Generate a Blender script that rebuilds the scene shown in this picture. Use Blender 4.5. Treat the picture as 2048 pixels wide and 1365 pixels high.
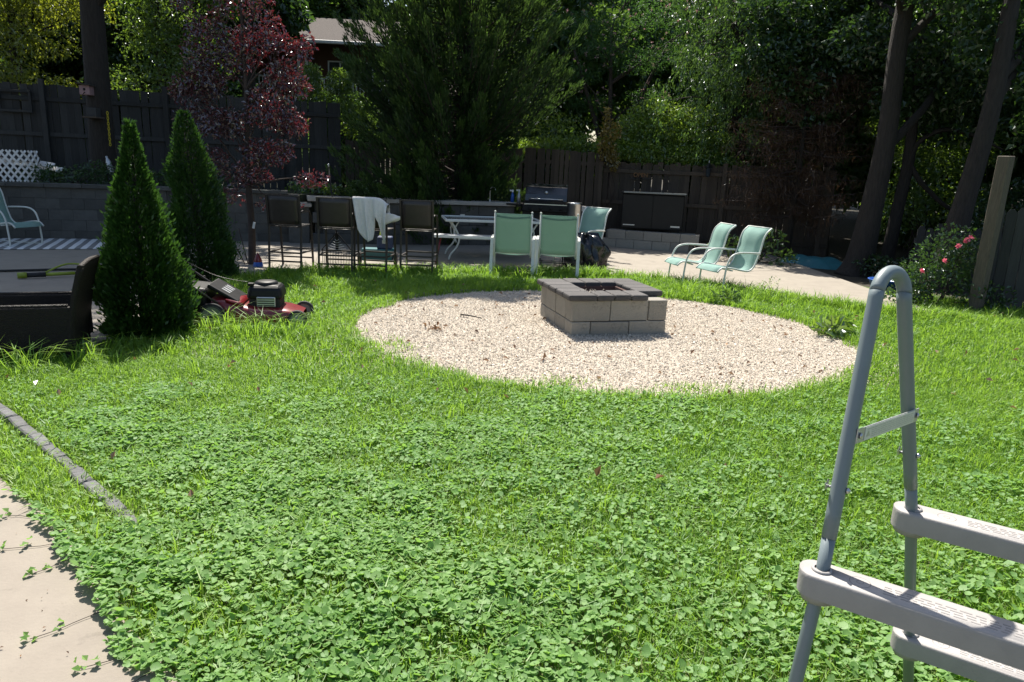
import bpy, bmesh, math, random
import numpy as np
from mathutils import Vector, Matrix
for o in list(bpy.data.objects): bpy.data.objects.remove(o)
S = bpy.context.scene; COL = S.collection
R = math.radians
# ---------------------------------------------------------------- camera
PITCH, ROLL, CAMH = R(13.6), R(2.4), 1.6
cd = bpy.data.cameras.new('camera'); cam = bpy.data.objects.new('camera', cd); COL.objects.link(cam)
cd.sensor_width = 36; cd.lens = 24.61; cd.clip_start = .05; cd.clip_end = 500
fw = Vector((0, math.cos(PITCH), -math.sin(PITCH))); r0 = Vector((1, 0, 0)); u0 = r0.cross(fw)
rt = math.cos(ROLL)*r0+math.sin(ROLL)*u0; up = rt.cross(fw)
cam.matrix_world = Matrix(((rt.x, up.x, -fw.x, 0), (rt.y, up.y, -fw.y, 0), (rt.z, up.z, -fw.z, CAMH), (0, 0, 0, 1)))
S.camera = cam
# ---------------------------------------------------------------- sky, sun, exposure
SUN_EL, SUN_AZ = R(58), R(-17)            # azimuth from +Y, clockwise
w = bpy.data.worlds.new('World'); S.world = w; w.use_nodes = True
nt = w.node_tree; nt.nodes.clear()
sk = nt.nodes.new('ShaderNodeTexSky'); sk.sky_type = 'NISHITA'; sk.sun_disc = False
sk.sun_elevation = SUN_EL; sk.sun_rotation = SUN_AZ % (2*math.pi); sk.air_density = 1.2; sk.dust_density = 2.0
bg = nt.nodes.new('ShaderNodeBackground'); bg.inputs[1].default_value = .075
wo = nt.nodes.new('ShaderNodeOutputWorld')
nt.links.new(sk.outputs[0], bg.inputs[0]); nt.links.new(bg.outputs[0], wo.inputs[0])
sd = bpy.data.lights.new('sun', 'SUN'); sd.energy = 5.0; sd.angle = R(.55); sd.color = (1, .94, .84)
so = bpy.data.objects.new('sun', sd); COL.objects.link(so)
sv = Vector((math.cos(SUN_EL)*math.sin(SUN_AZ), math.cos(SUN_EL)*math.cos(SUN_AZ), math.sin(SUN_EL)))
so.rotation_euler = sv.to_track_quat('Z', 'Y').to_euler(); so.location = sv*40
S.view_settings.view_transform = 'Standard'; S.view_settings.look = 'None'
S.view_settings.exposure = 1.12; S.view_settings.gamma = 1; S.view_settings.use_curve_mapping = False
S.render.engine = 'CYCLES'; S.cycles.max_bounces = 8; S.cycles.transparent_max_bounces = 8
S.render.resolution_x, S.render.resolution_y = 1024, 682
rng = np.random.default_rng(7); random.seed(7)

# ---------------------------------------------------------------- materials
def mat(name, c1, c2=None, rough=.7, metal=0, scale=6, bump=0, bscale=None, stretch=(1, 1, 1), rnd=0, spots=None, spec=.5, coat=0, detail=6):
    m = bpy.data.materials.new(name); m.use_nodes = True; t = m.node_tree; N = t.nodes; L = t.links
    p = N['Principled BSDF']; p.inputs['Roughness'].default_value = rough; p.inputs['Metallic'].default_value = metal
    p.inputs['Specular IOR Level'].default_value = spec; p.inputs['Coat Weight'].default_value = coat; p.inputs['Coat Roughness'].default_value = .1
    tc = N.new('ShaderNodeTexCoord'); mp = N.new('ShaderNodeMapping'); mp.inputs['Scale'].default_value = stretch
    L.new(tc.outputs['Object'], mp.inputs[0])
    c2 = c2 or tuple(x*.75 for x in c1)
    no = N.new('ShaderNodeTexNoise'); no.inputs['Scale'].default_value = scale; no.inputs['Detail'].default_value = detail; no.inputs['Roughness'].default_value = .65
    L.new(mp.outputs[0], no.inputs['Vector'])
    rp = N.new('ShaderNodeValToRGB'); rp.color_ramp.elements[0].position = .3; rp.color_ramp.elements[1].position = .7
    rp.color_ramp.elements[0].color = (*c2, 1); rp.color_ramp.elements[1].color = (*c1, 1); L.new(no.outputs[0], rp.inputs[0])
    col = rp.outputs[0]
    if spots:                                   # (colour, scale, threshold) stains with their own shape
        n2 = N.new('ShaderNodeTexNoise'); n2.inputs['Scale'].default_value = spots[1]; n2.inputs['Detail'].default_value = 8; n2.inputs['Roughness'].default_value = .7
        L.new(mp.outputs[0], n2.inputs['Vector'])
        r2 = N.new('ShaderNodeValToRGB'); r2.color_ramp.elements[0].position = spots[2]; r2.color_ramp.elements[1].position = min(1, spots[2]+.12)
        L.new(n2.outputs[0], r2.inputs[0])
        mx = N.new('ShaderNodeMix'); mx.data_type = 'RGBA'; L.new(r2.outputs[0], mx.inputs['Factor']); L.new(col, mx.inputs['A']); mx.inputs['B'].default_value = (*spots[0], 1)
        col = mx.outputs['Result']
    if rnd:
        oi = N.new('ShaderNodeObjectInfo'); mr = N.new('ShaderNodeMapRange'); mr.inputs['To Min'].default_value = 1-rnd; mr.inputs['To Max'].default_value = 1+rnd
        L.new(oi.outputs['Random'], mr.inputs['Value'])
        hs = N.new('ShaderNodeHueSaturation'); L.new(mr.outputs[0], hs.inputs['Value']); L.new(col, hs.inputs['Color']); col = hs.outputs[0]
    L.new(col, p.inputs['Base Color'])
    if bump:
        nb = N.new('ShaderNodeTexNoise'); nb.inputs['Scale'].default_value = bscale or scale*5; nb.inputs['Detail'].default_value = 8
        L.new(mp.outputs[0], nb.inputs['Vector'])
        b = N.new('ShaderNodeBump'); b.inputs['Strength'].default_value = bump; b.inputs['Distance'].default_value = .02
        L.new(nb.outputs[0], b.inputs['Height']); L.new(b.outputs[0], p.inputs['Normal'])
    return m

def leafmat(name, c1, c2, ct, trans=.45, gloss=.07, grough=.35, pos=(.0, 1.)):
    """leaf: diffuse + light through the blade + waxy sheen; colour varies leaf by leaf"""
    m = bpy.data.materials.new(name); m.use_nodes = True; t = m.node_tree; N = t.nodes; L = t.links; N.clear()
    at = N.new('ShaderNodeAttribute'); at.attribute_name = 'rnd'
    rp = N.new('ShaderNodeValToRGB'); e = rp.color_ramp.elements; e[0].color = (*c1, 1); e[1].color = (*c2, 1); e[0].position, e[1].position = pos
    L.new(at.outputs['Fac'], rp.inputs[0])
    mx = N.new('ShaderNodeMix'); mx.data_type = 'RGBA'; mx.inputs['Factor'].default_value = .7; L.new(rp.outputs[0], mx.inputs['A']); mx.inputs['B'].default_value = (*ct, 1)
    d = N.new('ShaderNodeBsdfDiffuse'); L.new(rp.outputs[0], d.inputs[0])
    tr = N.new('ShaderNodeBsdfTranslucent'); L.new(mx.outputs['Result'], tr.inputs[0])
    a = N.new('ShaderNodeMixShader'); a.inputs[0].default_value = trans; L.new(d.outputs[0], a.inputs[1]); L.new(tr.outputs[0], a.inputs[2])
    g = N.new('ShaderNodeBsdfGlossy'); g.inputs['Roughness'].default_value = grough; g.inputs['Color'].default_value = (.9, .95, 1, 1)
    b = N.new('ShaderNodeMixShader'); b.inputs[0].default_value = gloss; L.new(a.outputs[0], b.inputs[1]); L.new(g.outputs[0], b.inputs[2])
    o = N.new('ShaderNodeOutputMaterial'); L.new(b.outputs[0], o.inputs[0])
    return m

MT = {}
MT['soil'] = mat('soil', (.055, .06, .025), (.03, .032, .016), rough=.95, scale=9, bump=.6)
MT['litter'] = mat('litter', (.05, .042, .026), (.022, .02, .014), rough=.95, scale=14, bump=.8)
MT['lawn_soil'] = mat('lawn_soil', (.085, .135, .03), (.065, .08, .025), rough=.95, scale=11, bump=.6)
MT['concrete'] = mat('concrete', (.265, .236, .195), (.215, .19, .158), rough=.85, scale=3.5, bump=.12, bscale=60, spots=((.17, .15, .125), 4, .58), detail=14)
MT['path'] = mat('path', (.235, .206, .17), (.19, .165, .136), rough=.85, scale=4, bump=.12, bscale=70, spots=((.15, .13, .106), 7, .6), detail=14)
MT['gravel_base'] = mat('gravel_base', (.44, .39, .325), (.3, .255, .205), rough=.9, scale=55, bump=.7, bscale=60)
MT['block'] = mat('block', (.285, .265, .23), (.23, .213, .184), rough=.9, scale=7, bump=.35, bscale=90, rnd=.13, spots=((.115, .10, .08), 6, .585))
MT['cap'] = mat('cap', (.072, .067, .067), (.052, .049, .05), rough=.82, scale=9, bump=.25, bscale=110, rnd=.18)
MT['firebrick'] = mat('firebrick', (.13, .065, .05), (.07, .045, .04), rough=.9, scale=9, bump=.2)
MT['wallblock'] = mat('wallblock', (.085, .085, .08), (.055, .055, .052), rough=.92, scale=6, bump=.5, bscale=50, rnd=.2)
MT['slab'] = mat('slab', (.34, .32, .29), (.26, .245, .225), rough=.6, scale=9, bump=.1)
MT['greypaver'] = mat('greypaver', (.15, .15, .155), (.095, .095, .1), rough=.9, scale=14, bump=.5, rnd=.2)
MT['wood'] = mat('wood', (.075, .058, .045), (.042, .033, .026), rough=.9, scale=5, stretch=(14, 14, 1), bump=.4, rnd=.3)
MT['woodgrey'] = mat('woodgrey', (.045, .046, .047), (.027, .027, .027), rough=.9, scale=5, stretch=(14, 14, 1), bump=.4, rnd=.28)
MT['post'] = mat('post', (.14, .117, .09), (.08, .066, .052), rough=.9, scale=6, stretch=(9, 9, 1), bump=.5)
MT['bark'] = mat('bark', (.034, .028, .024), (.016, .013, .011), rough=.95, scale=7, stretch=(5, 5, .8), bump=1.0, bscale=9)
MT['twig'] = mat('twig', (.06, .042, .035), (.03, .022, .02), rough=.9)
MT['white_metal'] = mat('white_metal', (.62, .64, .60), (.55, .57, .54), rough=.38, scale=20)
MT['white'] = mat('white', (.72, .72, .72), (.62, .62, .62), rough=.5, scale=12)
MT['bronze'] = mat('bronze', (.042, .034, .028), (.028, .023, .02), rough=.45, scale=12)
MT['black'] = mat('black', (.008, .008, .009), (.005, .005, .006), rough=.5, spec=.3)
MT['blackgloss'] = mat('blackgloss', (.011, .013, .018), (.008, .01, .014), rough=.12, coat=.6)
MT['rubber'] = mat('rubber', (.02, .02, .021), (.012, .012, .012), rough=.8, bump=.2)
MT['red'] = mat('red', (.19, .011, .016), (.14, .008, .012), rough=.32, coat=.4, scale=9)
MT['wheelgrey'] = mat('wheelgrey', (.25, .26, .25), (.19, .2, .19), rough=.55, scale=10)
MT['steel'] = mat('steel', (.55, .55, .55), (.45, .45, .45), rough=.28, metal=1, scale=10)
MT['galv'] = mat('galv', (.5, .52, .54), (.42, .43, .45), rough=.4, metal=.6, scale=10)
MT['wicker'] = mat('wicker', (.02, .014, .011), (.008, .006, .005), rough=.55, spec=.3, scale=60, stretch=(1, 1, 2.5), bump=.8, bscale=70)
MT['towel'] = mat('towel', (.74, .73, .70), (.66, .65, .62), rough=.95, scale=30, bump=.5, bscale=160)
MT['towelback'] = MT['towel']
MT['tarp'] = mat('tarp', (.012, .014, .018), (.008, .009, .012), rough=.22, scale=10, bump=.3, bscale=14)
MT['teal_plastic'] = mat('teal_plastic', (.02, .13, .15), (.014, .1, .12), rough=.45)
MT['teal_cover'] = mat('teal_cover', (.03, .17, .2), (.02, .12, .15), rough=.6, scale=6, bump=.4)
MT['blue'] = mat('blue', (.02, .10, .42), (.015, .07, .3), rough=.4)
MT['lime'] = mat('lime', (.24, .30, .02), (.18, .23, .015), rough=.4)
MT['ladder'] = mat('ladder', (.165, .205, .215), (.15, .185, .197), rough=.42, scale=9, spots=((.10, .12, .13), 38, .74))
MT['step'] = mat('step', (.30, .287, .278), (.265, .253, .245), rough=.6, scale=14, bump=.08, bscale=220)
MT['print'] = mat('print', (.07, .07, .07), rough=.7)
MT['emboss'] = mat('emboss', (.235, .222, .215), rough=.7)
MT['roof'] = mat('roof', (.055, .043, .04), (.042, .033, .031), rough=.95, scale=22, bump=.4)
MT['brick'] = mat('brick', (.11, .052, .03), (.08, .04, .024), rough=.9, scale=20)
MT['pink'] = leafmat('pink', (.75, .1, .2), (.8, .22, .3), (.8, .2, .3), trans=.3)
MT['mimosa_flower'] = leafmat('mimosa_flower', (.62, .30, .33), (.7, .45, .42), (.7, .4, .4), trans=.4)
MT['mauve'] = mat('mauve', (.32, .2, .2), rough=.8)
MT['yellow'] = mat('yellow', (.55, .45, .02), rough=.6)
MT['copper'] = mat('copper', (.22, .11, .05), rough=.45, metal=.5)
MT['darkglass'] = mat('darkglass', (.03, .04, .05), rough=.08)
MT['dryleaf'] = leafmat('dryleaf', (.15, .075, .035), (.32, .19, .10), (.26, .14, .07), trans=.2)
MT['navy'] = mat('navy', (.03, .05, .12), rough=.6)

def sling_material(name, k):
    m = bpy.data.materials.new(name); m.use_nodes = True; t = m.node_tree; N = t.nodes; L = t.links; N.clear()
    tc = N.new('ShaderNodeTexCoord'); no = N.new('ShaderNodeTexNoise'); no.inputs['Scale'].default_value = 5; L.new(tc.outputs['Object'], no.inputs['Vector'])
    rp = N.new('ShaderNodeValToRGB'); rp.color_ramp.elements[0].color = (*[c*.92 for c in k], 1); rp.color_ramp.elements[1].color = (*k, 1); L.new(no.outputs[0], rp.inputs[0])
    d = N.new('ShaderNodeBsdfDiffuse'); tr = N.new('ShaderNodeBsdfTranslucent'); tp = N.new('ShaderNodeBsdfTransparent')
    L.new(rp.outputs[0], d.inputs[0]); tr.inputs[0].default_value = (k[0]*.95, k[1]*1.02, k[2]*.95, 1)
    a = N.new('ShaderNodeMixShader'); a.inputs[0].default_value = .38; L.new(d.outputs[0], a.inputs[1]); L.new(tr.outputs[0], a.inputs[2])
    b = N.new('ShaderNodeMixShader'); b.inputs[0].default_value = .14; L.new(a.outputs[0], b.inputs[1]); L.new(tp.outputs[0], b.inputs[2])
    o = N.new('ShaderNodeOutputMaterial'); L.new(b.outputs[0], o.inputs[0]); return m
MT['sling'] = sling_material('sling', (.36, .53, .49)); MT['sling_green'] = sling_material('sling_green', (.20, .315, .265))
def glass_material():
    m = bpy.data.materials.new('glass'); m.use_nodes = True; t = m.node_tree; N = t.nodes; L = t.links; N.clear()
    g = N.new('ShaderNodeBsdfGlossy'); g.inputs['Roughness'].default_value = .12; tp = N.new('ShaderNodeBsdfTransparent'); tp.inputs[0].default_value = (.7, .78, .76, 1)
    d = N.new('ShaderNodeBsdfDiffuse'); d.inputs[0].default_value = (.35, .38, .38, 1)
    fr = N.new('ShaderNodeFresnel'); fr.inputs[0].default_value = 1.5
    a = N.new('ShaderNodeMixShader'); a.inputs[0].default_value = .45; L.new(tp.outputs[0], a.inputs[1]); L.new(d.outputs[0], a.inputs[2])
    b = N.new('ShaderNodeMixShader'); L.new(fr.outputs[0], b.inputs[0]); L.new(a.outputs[0], b.inputs[1]); L.new(g.outputs[0], b.inputs[2])
    o = N.new('ShaderNodeOutputMaterial'); L.new(b.outputs[0], o.inputs[0]); return m
MT['glass'] = glass_material()
MT['grass'] = leafmat('grass', (.10, .225, .024), (.235, .365, .045), (.30, .50, .045), trans=.5, gloss=.025, grough=.5)
MT['clover'] = leafmat('clover', (.115, .245, .06), (.235, .38, .125), (.27, .49, .07), trans=.45, gloss=.018, grough=.55)
MT['plum'] = leafmat('plum', (.026, .011, .014), (.065, .024, .028), (.23, .014, .02), trans=.30, gloss=.12, grough=.3)
MT['maple'] = leafmat('maple', (.08, .125, .015), (.16, .2, .025), (.42, .48, .03), trans=.5)
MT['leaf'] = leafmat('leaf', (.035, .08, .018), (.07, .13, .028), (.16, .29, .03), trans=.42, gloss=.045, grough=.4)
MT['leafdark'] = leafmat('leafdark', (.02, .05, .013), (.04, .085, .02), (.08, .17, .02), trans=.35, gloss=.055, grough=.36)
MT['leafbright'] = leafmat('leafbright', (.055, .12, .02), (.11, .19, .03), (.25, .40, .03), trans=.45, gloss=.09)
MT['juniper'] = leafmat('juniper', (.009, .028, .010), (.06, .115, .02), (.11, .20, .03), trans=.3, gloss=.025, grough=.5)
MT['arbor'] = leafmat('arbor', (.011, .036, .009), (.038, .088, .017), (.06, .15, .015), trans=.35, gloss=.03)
MT['mimosa'] = leafmat('mimosa', (.03, .085, .02), (.055, .125, .03), (.11, .25, .035), trans=.45, gloss=.03, grough=.5)
MT['deadtwig'] = leafmat('deadtwig', (.04, .025, .018), (.085, .052, .034), (.10, .06, .03), trans=.2, gloss=.02)
MT['drooping'] = leafmat('drooping', (.035, .08, .022), (.07, .135, .035), (.13, .24, .03), trans=.45, gloss=.05, grough=.4)
MT['yellowvine'] = leafmat('yellowvine', (.16, .13, .03), (.26, .2, .04), (.4, .3, .05), trans=.45)

# ---------------------------------------------------------------- builders
def tag(o, label=None, cat=None, group=None, kind=None):
    if label: o['label'] = label
    if cat: o['category'] = cat
    if group: o['group'] = group
    if kind: o['kind'] = kind
    return o
def thing(name, label, cat, loc=(0, 0, 0), rz=0, group=None, kind=None):
    o = bpy.data.objects.new(name, None); COL.objects.link(o); o.location = loc; o.rotation_euler = (0, 0, rz)
    o.empty_display_size = .1
    return tag(o, label, cat, group, kind)
def copy_tree(o, parent=None):
    c = o.copy(); COL.objects.link(c); c.parent = parent
    for ch in list(o.children): copy_tree(ch, c)
    return c
def obj(name, me, parent=None, loc=None, rot=None):
    o = bpy.data.objects.new(name, me); COL.objects.link(o)
    if parent: o.parent = parent
    if loc is not None: o.location = loc
    if rot is not None: o.rotation_euler = rot
    return o

def smoothpts(P, k=6):
    P = [Vector(p) for p in P]; out = []
    for i in range(len(P)-1):
        a = P[max(i-1, 0)]; b = P[i]; c = P[i+1]; d = P[min(i+2, len(P)-1)]
        for j in range(k):
            t = j/k
            out.append(.5*((2*b)+(c-a)*t+(2*a-5*b+4*c-d)*t*t+(3*b-a-3*c+d)*t**3))
    out.append(P[-1]); return out

class MB:
    def __init__(s): s.v = []; s.f = []; s.sm = []
    def add(s, v, f, smooth=False):
        n = len(s.v); s.v += [tuple(x) for x in v]; s.f += [tuple(i+n for i in q) for q in f]; s.sm += [smooth]*len(f); return s
    def box(s, c, d, rz=0, rx=0, ry=0, taper=1):
        x, y, z = d[0]/2, d[1]/2, d[2]/2; M = Matrix.Rotation(rz, 3, 'Z') @ Matrix.Rotation(ry, 3, 'Y') @ Matrix.Rotation(rx, 3, 'X')
        V = [Vector(c)+M @ Vector((a*x*(taper if e > 0 else 1), b*y*(taper if e > 0 else 1), e*z)) for a in (-1, 1) for b in (-1, 1) for e in (-1, 1)]
        return s.add(V, [(0, 1, 3, 2), (4, 6, 7, 5), (0, 4, 5, 1), (2, 3, 7, 6), (0, 2, 6, 4), (1, 5, 7, 3)])
    def tube(s, P, r, n=8, k=0, cap=True):
        P = smoothpts(P, k) if k else [Vector(p) for p in P]
        m = len(P); rr = r if hasattr(r, '__len__') else None
        V = []; ref = None
        for i, p in enumerate(P):
            t = (P[min(i+1, m-1)]-P[max(i-1, 0)]); t = t.normalized() if t.length else Vector((0, 0, 1))
            if ref is None: ref = t.orthogonal().normalized()
            ref = (ref-t*ref.dot(t)); ref = ref.normalized() if ref.length > 1e-6 else t.orthogonal().normalized()
            b = t.cross(ref)
            q = (np.interp(i/(m-1), np.linspace(0, 1, len(rr)), rr) if rr else r)
            for j in range(n):
                a = 2*math.pi*j/n; V.append(p+ref*(q*math.cos(a))+b*(q*math.sin(a)))
        F = [(i*n+j, i*n+(j+1) % n, (i+1)*n+(j+1) % n, (i+1)*n+j) for i in range(m-1) for j in range(n)]
        s.add(V, F, True)
        if cap:
            o = len(s.v)-len(V); s.f += [tuple(o+j for j in range(n))[::-1], tuple(o+(m-1)*n+j for j in range(n))]; s.sm += [False]*2
        return s
    def flatbar(s, P, wdt, thk, side, k=0):
        """bar of rectangular section along P; side = the direction of its width"""
        P = smoothpts(P, k) if k else [Vector(p) for p in P]; sd_ = Vector(side).normalized(); V = []; m = len(P)
        for i, p in enumerate(P):
            t = (P[min(i+1, m-1)]-P[max(i-1, 0)]).normalized(); nn = t.cross(sd_).normalized()
            V += [p+sd_*wdt/2+nn*thk/2, p-sd_*wdt/2+nn*thk/2, p-sd_*wdt/2-nn*thk/2, p+sd_*wdt/2-nn*thk/2]
        F = [(i*4+j, i*4+(j+1) % 4, i*4+4+(j+1) % 4, i*4+4+j) for i in range(m-1) for j in range(4)]
        return s.add(V, F+[(3, 2, 1, 0), tuple((m-1)*4+j for j in range(4))])
    def lathe(s, prof, n=20, c=(0, 0, 0), axis='Z', smooth=True):
        V = []
        for r_, h in prof:
            for j in range(n):
                a = 2*math.pi*j/n; x, y = r_*math.cos(a), r_*math.sin(a)
                V.append(Vector(c)+Vector({'Z': (x, y, h), 'Y': (x, h, y), 'X': (h, x, y)}[axis]))
        m = len(prof)
        return s.add(V, [(i*n+j, i*n+(j+1) % n, (i+1)*n+(j+1) % n, (i+1)*n+j) for i in range(m-1) for j in range(n)], smooth)
    def grid(s, fn, nu, nv, smooth=True):
        V = [fn(i/(nu-1), j/(nv-1)) for i in range(nu) for j in range(nv)]
        return s.add(V, [(i*nv+j, i*nv+j+1, (i+1)*nv+j+1, (i+1)*nv+j) for i in range(nu-1) for j in range(nv-1)], smooth)
    def prism(s, poly, z0, z1):
        n = len(poly); V = [(x, y, z0) for x, y in poly]+[(x, y, z1) for x, y in poly]
        return s.add(V, [tuple(range(n))[::-1], tuple(range(n, 2*n))]+[(i, (i+1) % n, n+(i+1) % n, n+i) for i in range(n)])
    def mesh(s, name, m, bevel=0, seg=1, solid=0):
        me = bpy.data.meshes.new(name); me.from_pydata(s.v, [], s.f); me.polygons.foreach_set('use_smooth', s.sm)
        bm = bmesh.new(); bm.from_mesh(me); bmesh.ops.recalc_face_normals(bm, faces=bm.faces)
        if bevel:
            bmesh.ops.remove_doubles(bm, verts=bm.verts, dist=1e-5)
            E = [e for e in bm.edges if len(e.link_faces) == 2 and e.calc_face_angle(0) > .5]
            bmesh.ops.bevel(bm, geom=E, offset=bevel, segments=seg, affect='EDGES', profile=.5, clamp_overlap=True)
        bm.to_mesh(me); bm.free(); me.materials.append(MT[m] if isinstance(m, str) else m); return me
    def build(s, name, m, parent=None, bevel=0, seg=1, loc=None, rot=None, solid=0):
        o = obj(name, s.mesh(name, m, bevel, seg), parent, loc, rot)
        if solid:
            md = o.modifiers.new('thickness', 'SOLIDIFY'); md.thickness = solid; md.offset = 0
        return o
def T(n=0): return MB()

def npmesh(name, V, F, m, rnd=None, smooth=False):
    """V (n,3); F list of (k, array (f,k)) face blocks"""
    me = bpy.data.meshes.new(name); me.vertices.add(len(V)); me.vertices.foreach_set('co', np.ascontiguousarray(V, np.float32).ravel())
    nl = sum(f.size for f in F); nf = sum(len(f) for f in F)
    me.loops.add(nl); me.polygons.add(nf)
    me.loops.foreach_set('vertex_index', np.concatenate([f.ravel() for f in F]).astype(np.int32))
    tot = np.concatenate([np.full(len(f), f.shape[1]) for f in F]); st = np.concatenate([[0], np.cumsum(tot)[:-1]])
    me.polygons.foreach_set('loop_start', st.astype(np.int32))
    me.polygons.foreach_set('use_smooth', np.full(nf, smooth))
    me.update(calc_edges=True)
    if rnd is not None:
        a = me.attributes.new('rnd', 'FLOAT', 'POINT'); a.data.foreach_set('value', np.ascontiguousarray(rnd, np.float32))
    me.materials.append(MT[m] if isinstance(m, str) else m); return me

def unit(a): return a/np.maximum(np.linalg.norm(a, axis=1, keepdims=True), 1e-9)
def leaf_arrays(P, D, Nn, Ln, Wd, fold=.25, curl=.15):
    """pointed leaves: base P, direction D, blade normal Nn -> four vertices each"""
    D = unit(D); side = unit(np.cross(D, Nn)); Nn = np.cross(side, D); n = len(P)
    Ln = np.broadcast_to(Ln, n)[:, None]; Wd = np.broadcast_to(Wd, n)[:, None]
    mid = P+D*Ln*.48+Nn*Wd*fold
    V = np.stack([P, mid+side*Wd*.5, P+D*Ln-Nn*Ln*curl, mid-side*Wd*.5], 1).reshape(-1, 3)
    return V, np.arange(4*n).reshape(n, 4)
def leaves(name, P, m, parent, Ln=.08, Wd=.045, D=None, Nn=None, dspread=1., rnd=None, fold=.25, curl=.15):
    n = len(P)
    if D is None: D = rng.normal(size=(n, 3))
    else: D = D+rng.normal(size=(n, 3))*dspread
    if Nn is None: Nn = rng.normal(size=(n, 3))+np.array([0, 0, .9])
    s = rng.uniform(.65, 1.3, n)
    V, F = leaf_arrays(P, D, Nn, Ln*s, Wd*s, fold, curl)
    if rnd is None: rnd = rng.random(n)
    return obj(name, npmesh(name, V, [F], m, np.repeat(rnd, 4)), parent)
def clumps(C, n, jitter=1.):
    """points in clumps: C rows (x,y,z,rx,ry,rz,weight); shells denser than cores"""
    C = np.array(C, float); wgt = C[:, 6]/C[:, 6].sum(); idx = rng.choice(len(C), n, p=wgt)
    d = unit(rng.normal(size=(n, 3))); r = rng.uniform(0, 1, n)**.45
    return C[idx, :3]+d*r[:, None]*C[idx, 3:6]*jitter, idx, d
def branch_pts(a, b, sag=0, wob=.1, n=5):
    a, b = Vector(a), Vector(b); L = (b-a).length
    return [a.lerp(b, i/(n-1))+Vector((random.uniform(-1, 1)*wob*L*.3, random.uniform(-1, 1)*wob*L*.3, -sag*4*(i/(n-1))*(1-i/(n-1)))) *(1 if 0 < i < n-1 else 0) for i in range(n)]
MT['vine'] = leafmat('vine', (.05, .115, .018), (.17, .26, .035), (.36, .54, .04), trans=.46, gloss=.07)
# ================================================================ SETTING
def vnoise(x, y, s, seed=0):
    x = np.asarray(x, float)*s+seed*17.3; y = np.asarray(y, float)*s+seed*9.1
    xi, yi = np.floor(x), np.floor(y); fx, fy = x-xi, y-yi; fx = fx*fx*(3-2*fx); fy = fy*fy*(3-2*fy)
    h = lambda a, b: np.modf(np.abs(np.sin(a*127.1+b*311.7+seed)*43758.5453))[0]
    return (h(xi, yi)*(1-fx)+h(xi+1, yi)*fx)*(1-fy)+(h(xi, yi+1)*(1-fx)+h(xi+1, yi+1)*fx)*fy
def fbm(x, y, s, seed=0): return .55*vnoise(x, y, s, seed)+.3*vnoise(x, y, s*2.1, seed+3)+.15*vnoise(x, y, s*4.3, seed+5)
def sstep(a, b, x): t = np.clip((np.asarray(x, float)-a)/(b-a), 0, 1); return t*t*(3-2*t)

PATIO = [(-15, 4.6), (-5.2, 5.35), (-3.55, 5.8), (-3.4, 6.4), (-3.62, 8.0), (-3.75, 9.3), (-3.5, 10.05), (-2.6, 10.6), (-1.7, 10.85), (-.8, 11.05),
         (.4, 11.35), (1.4, 11.4), (2.4, 11.1), (3.2, 10.4), (3.8, 9.75), (4.4, 9.25), (5.0, 8.9), (5.55, 8.7), (5.62, 12.0), (5.7, 16.9), (-4, 17), (-15, 13.2)]
PATHP = [(-2.72, 3.36), (-2.28, 3.0), (-1.9, 2.73), (-1.63, 2.47), (-1.36, 2.17), (-1.06, 1.91), (-.72, 1.62), (-.22, 1.07), (.65, .25), (1.5, -3), (-12, -3), (-12, 4.0), (-4.6, 3.62)]
GC, GRX, GRY = (.92, 7.28), 2.62, 2.38
PIT_C, PIT_A = (.95, 7.52), R(15.5)
def inpoly(x, y, P):
    c = np.zeros(len(x), bool); n = len(P)
    for i in range(n):
        (x1, y1), (x2, y2) = P[i], P[(i+1) % n]
        if y1 == y2: continue
        c ^= ((y1 > y) != (y2 > y)) & (x < (x2-x1)*(y-y1)/(y2-y1)+x1)
    return c
def gdist(x, y): return np.hypot((x-GC[0])/GRX, (y-GC[1])/GRY)+.075*(fbm(x, y, 1.9, 77)-.5)+.03*(fbm(x, y, 6, 78)-.5)

def sheet(name, poly, z, m, thick=0):
    b = MB()
    if thick: b.prism(poly, z-thick, z)
    else: b.add([(x, y, z) for x, y in poly], [tuple(range(len(poly)))])
    return tag(b.build(name, m), kind='structure')
# ground rising to the house behind
b = MB()
def gz(x, y):
    h = float(sstep(17.5, 31, y))*3.0*float(1-.8*sstep(-3, 9, x)) + float(sstep(31, 60, y))*3
    return h - .03 + .05*float(vnoise(x, y, .6, 2))*(1 if y > 18 else 0)
b.grid(lambda u, v: (-60+120*u, -14+104*v, gz(-60+120*u, -14+104*v)), 61, 61)
tag(b.build('ground', 'litter'), kind='structure')
sheet('lawn', [(-9, -3), (14, -3), (14, 8.4), (6.2, 10.6), (5.4, 12.2), (-9, 12.2)], 0.0, 'lawn_soil')
sheet('patio', PATIO, .035, 'concrete', .12)
sheet('path', PATHP, .03, 'path', .1)
b = MB()
b.grid(lambda u, v: (GC[0]+GRX*u*math.cos(2*math.pi*v), GC[1]+GRY*u*math.sin(2*math.pi*v), .012+.01*math.sin(u*9+v*20)*u*(1-u)), 12, 73)
tag(b.build('gravel_bed', 'gravel_base'), kind='structure')

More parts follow.
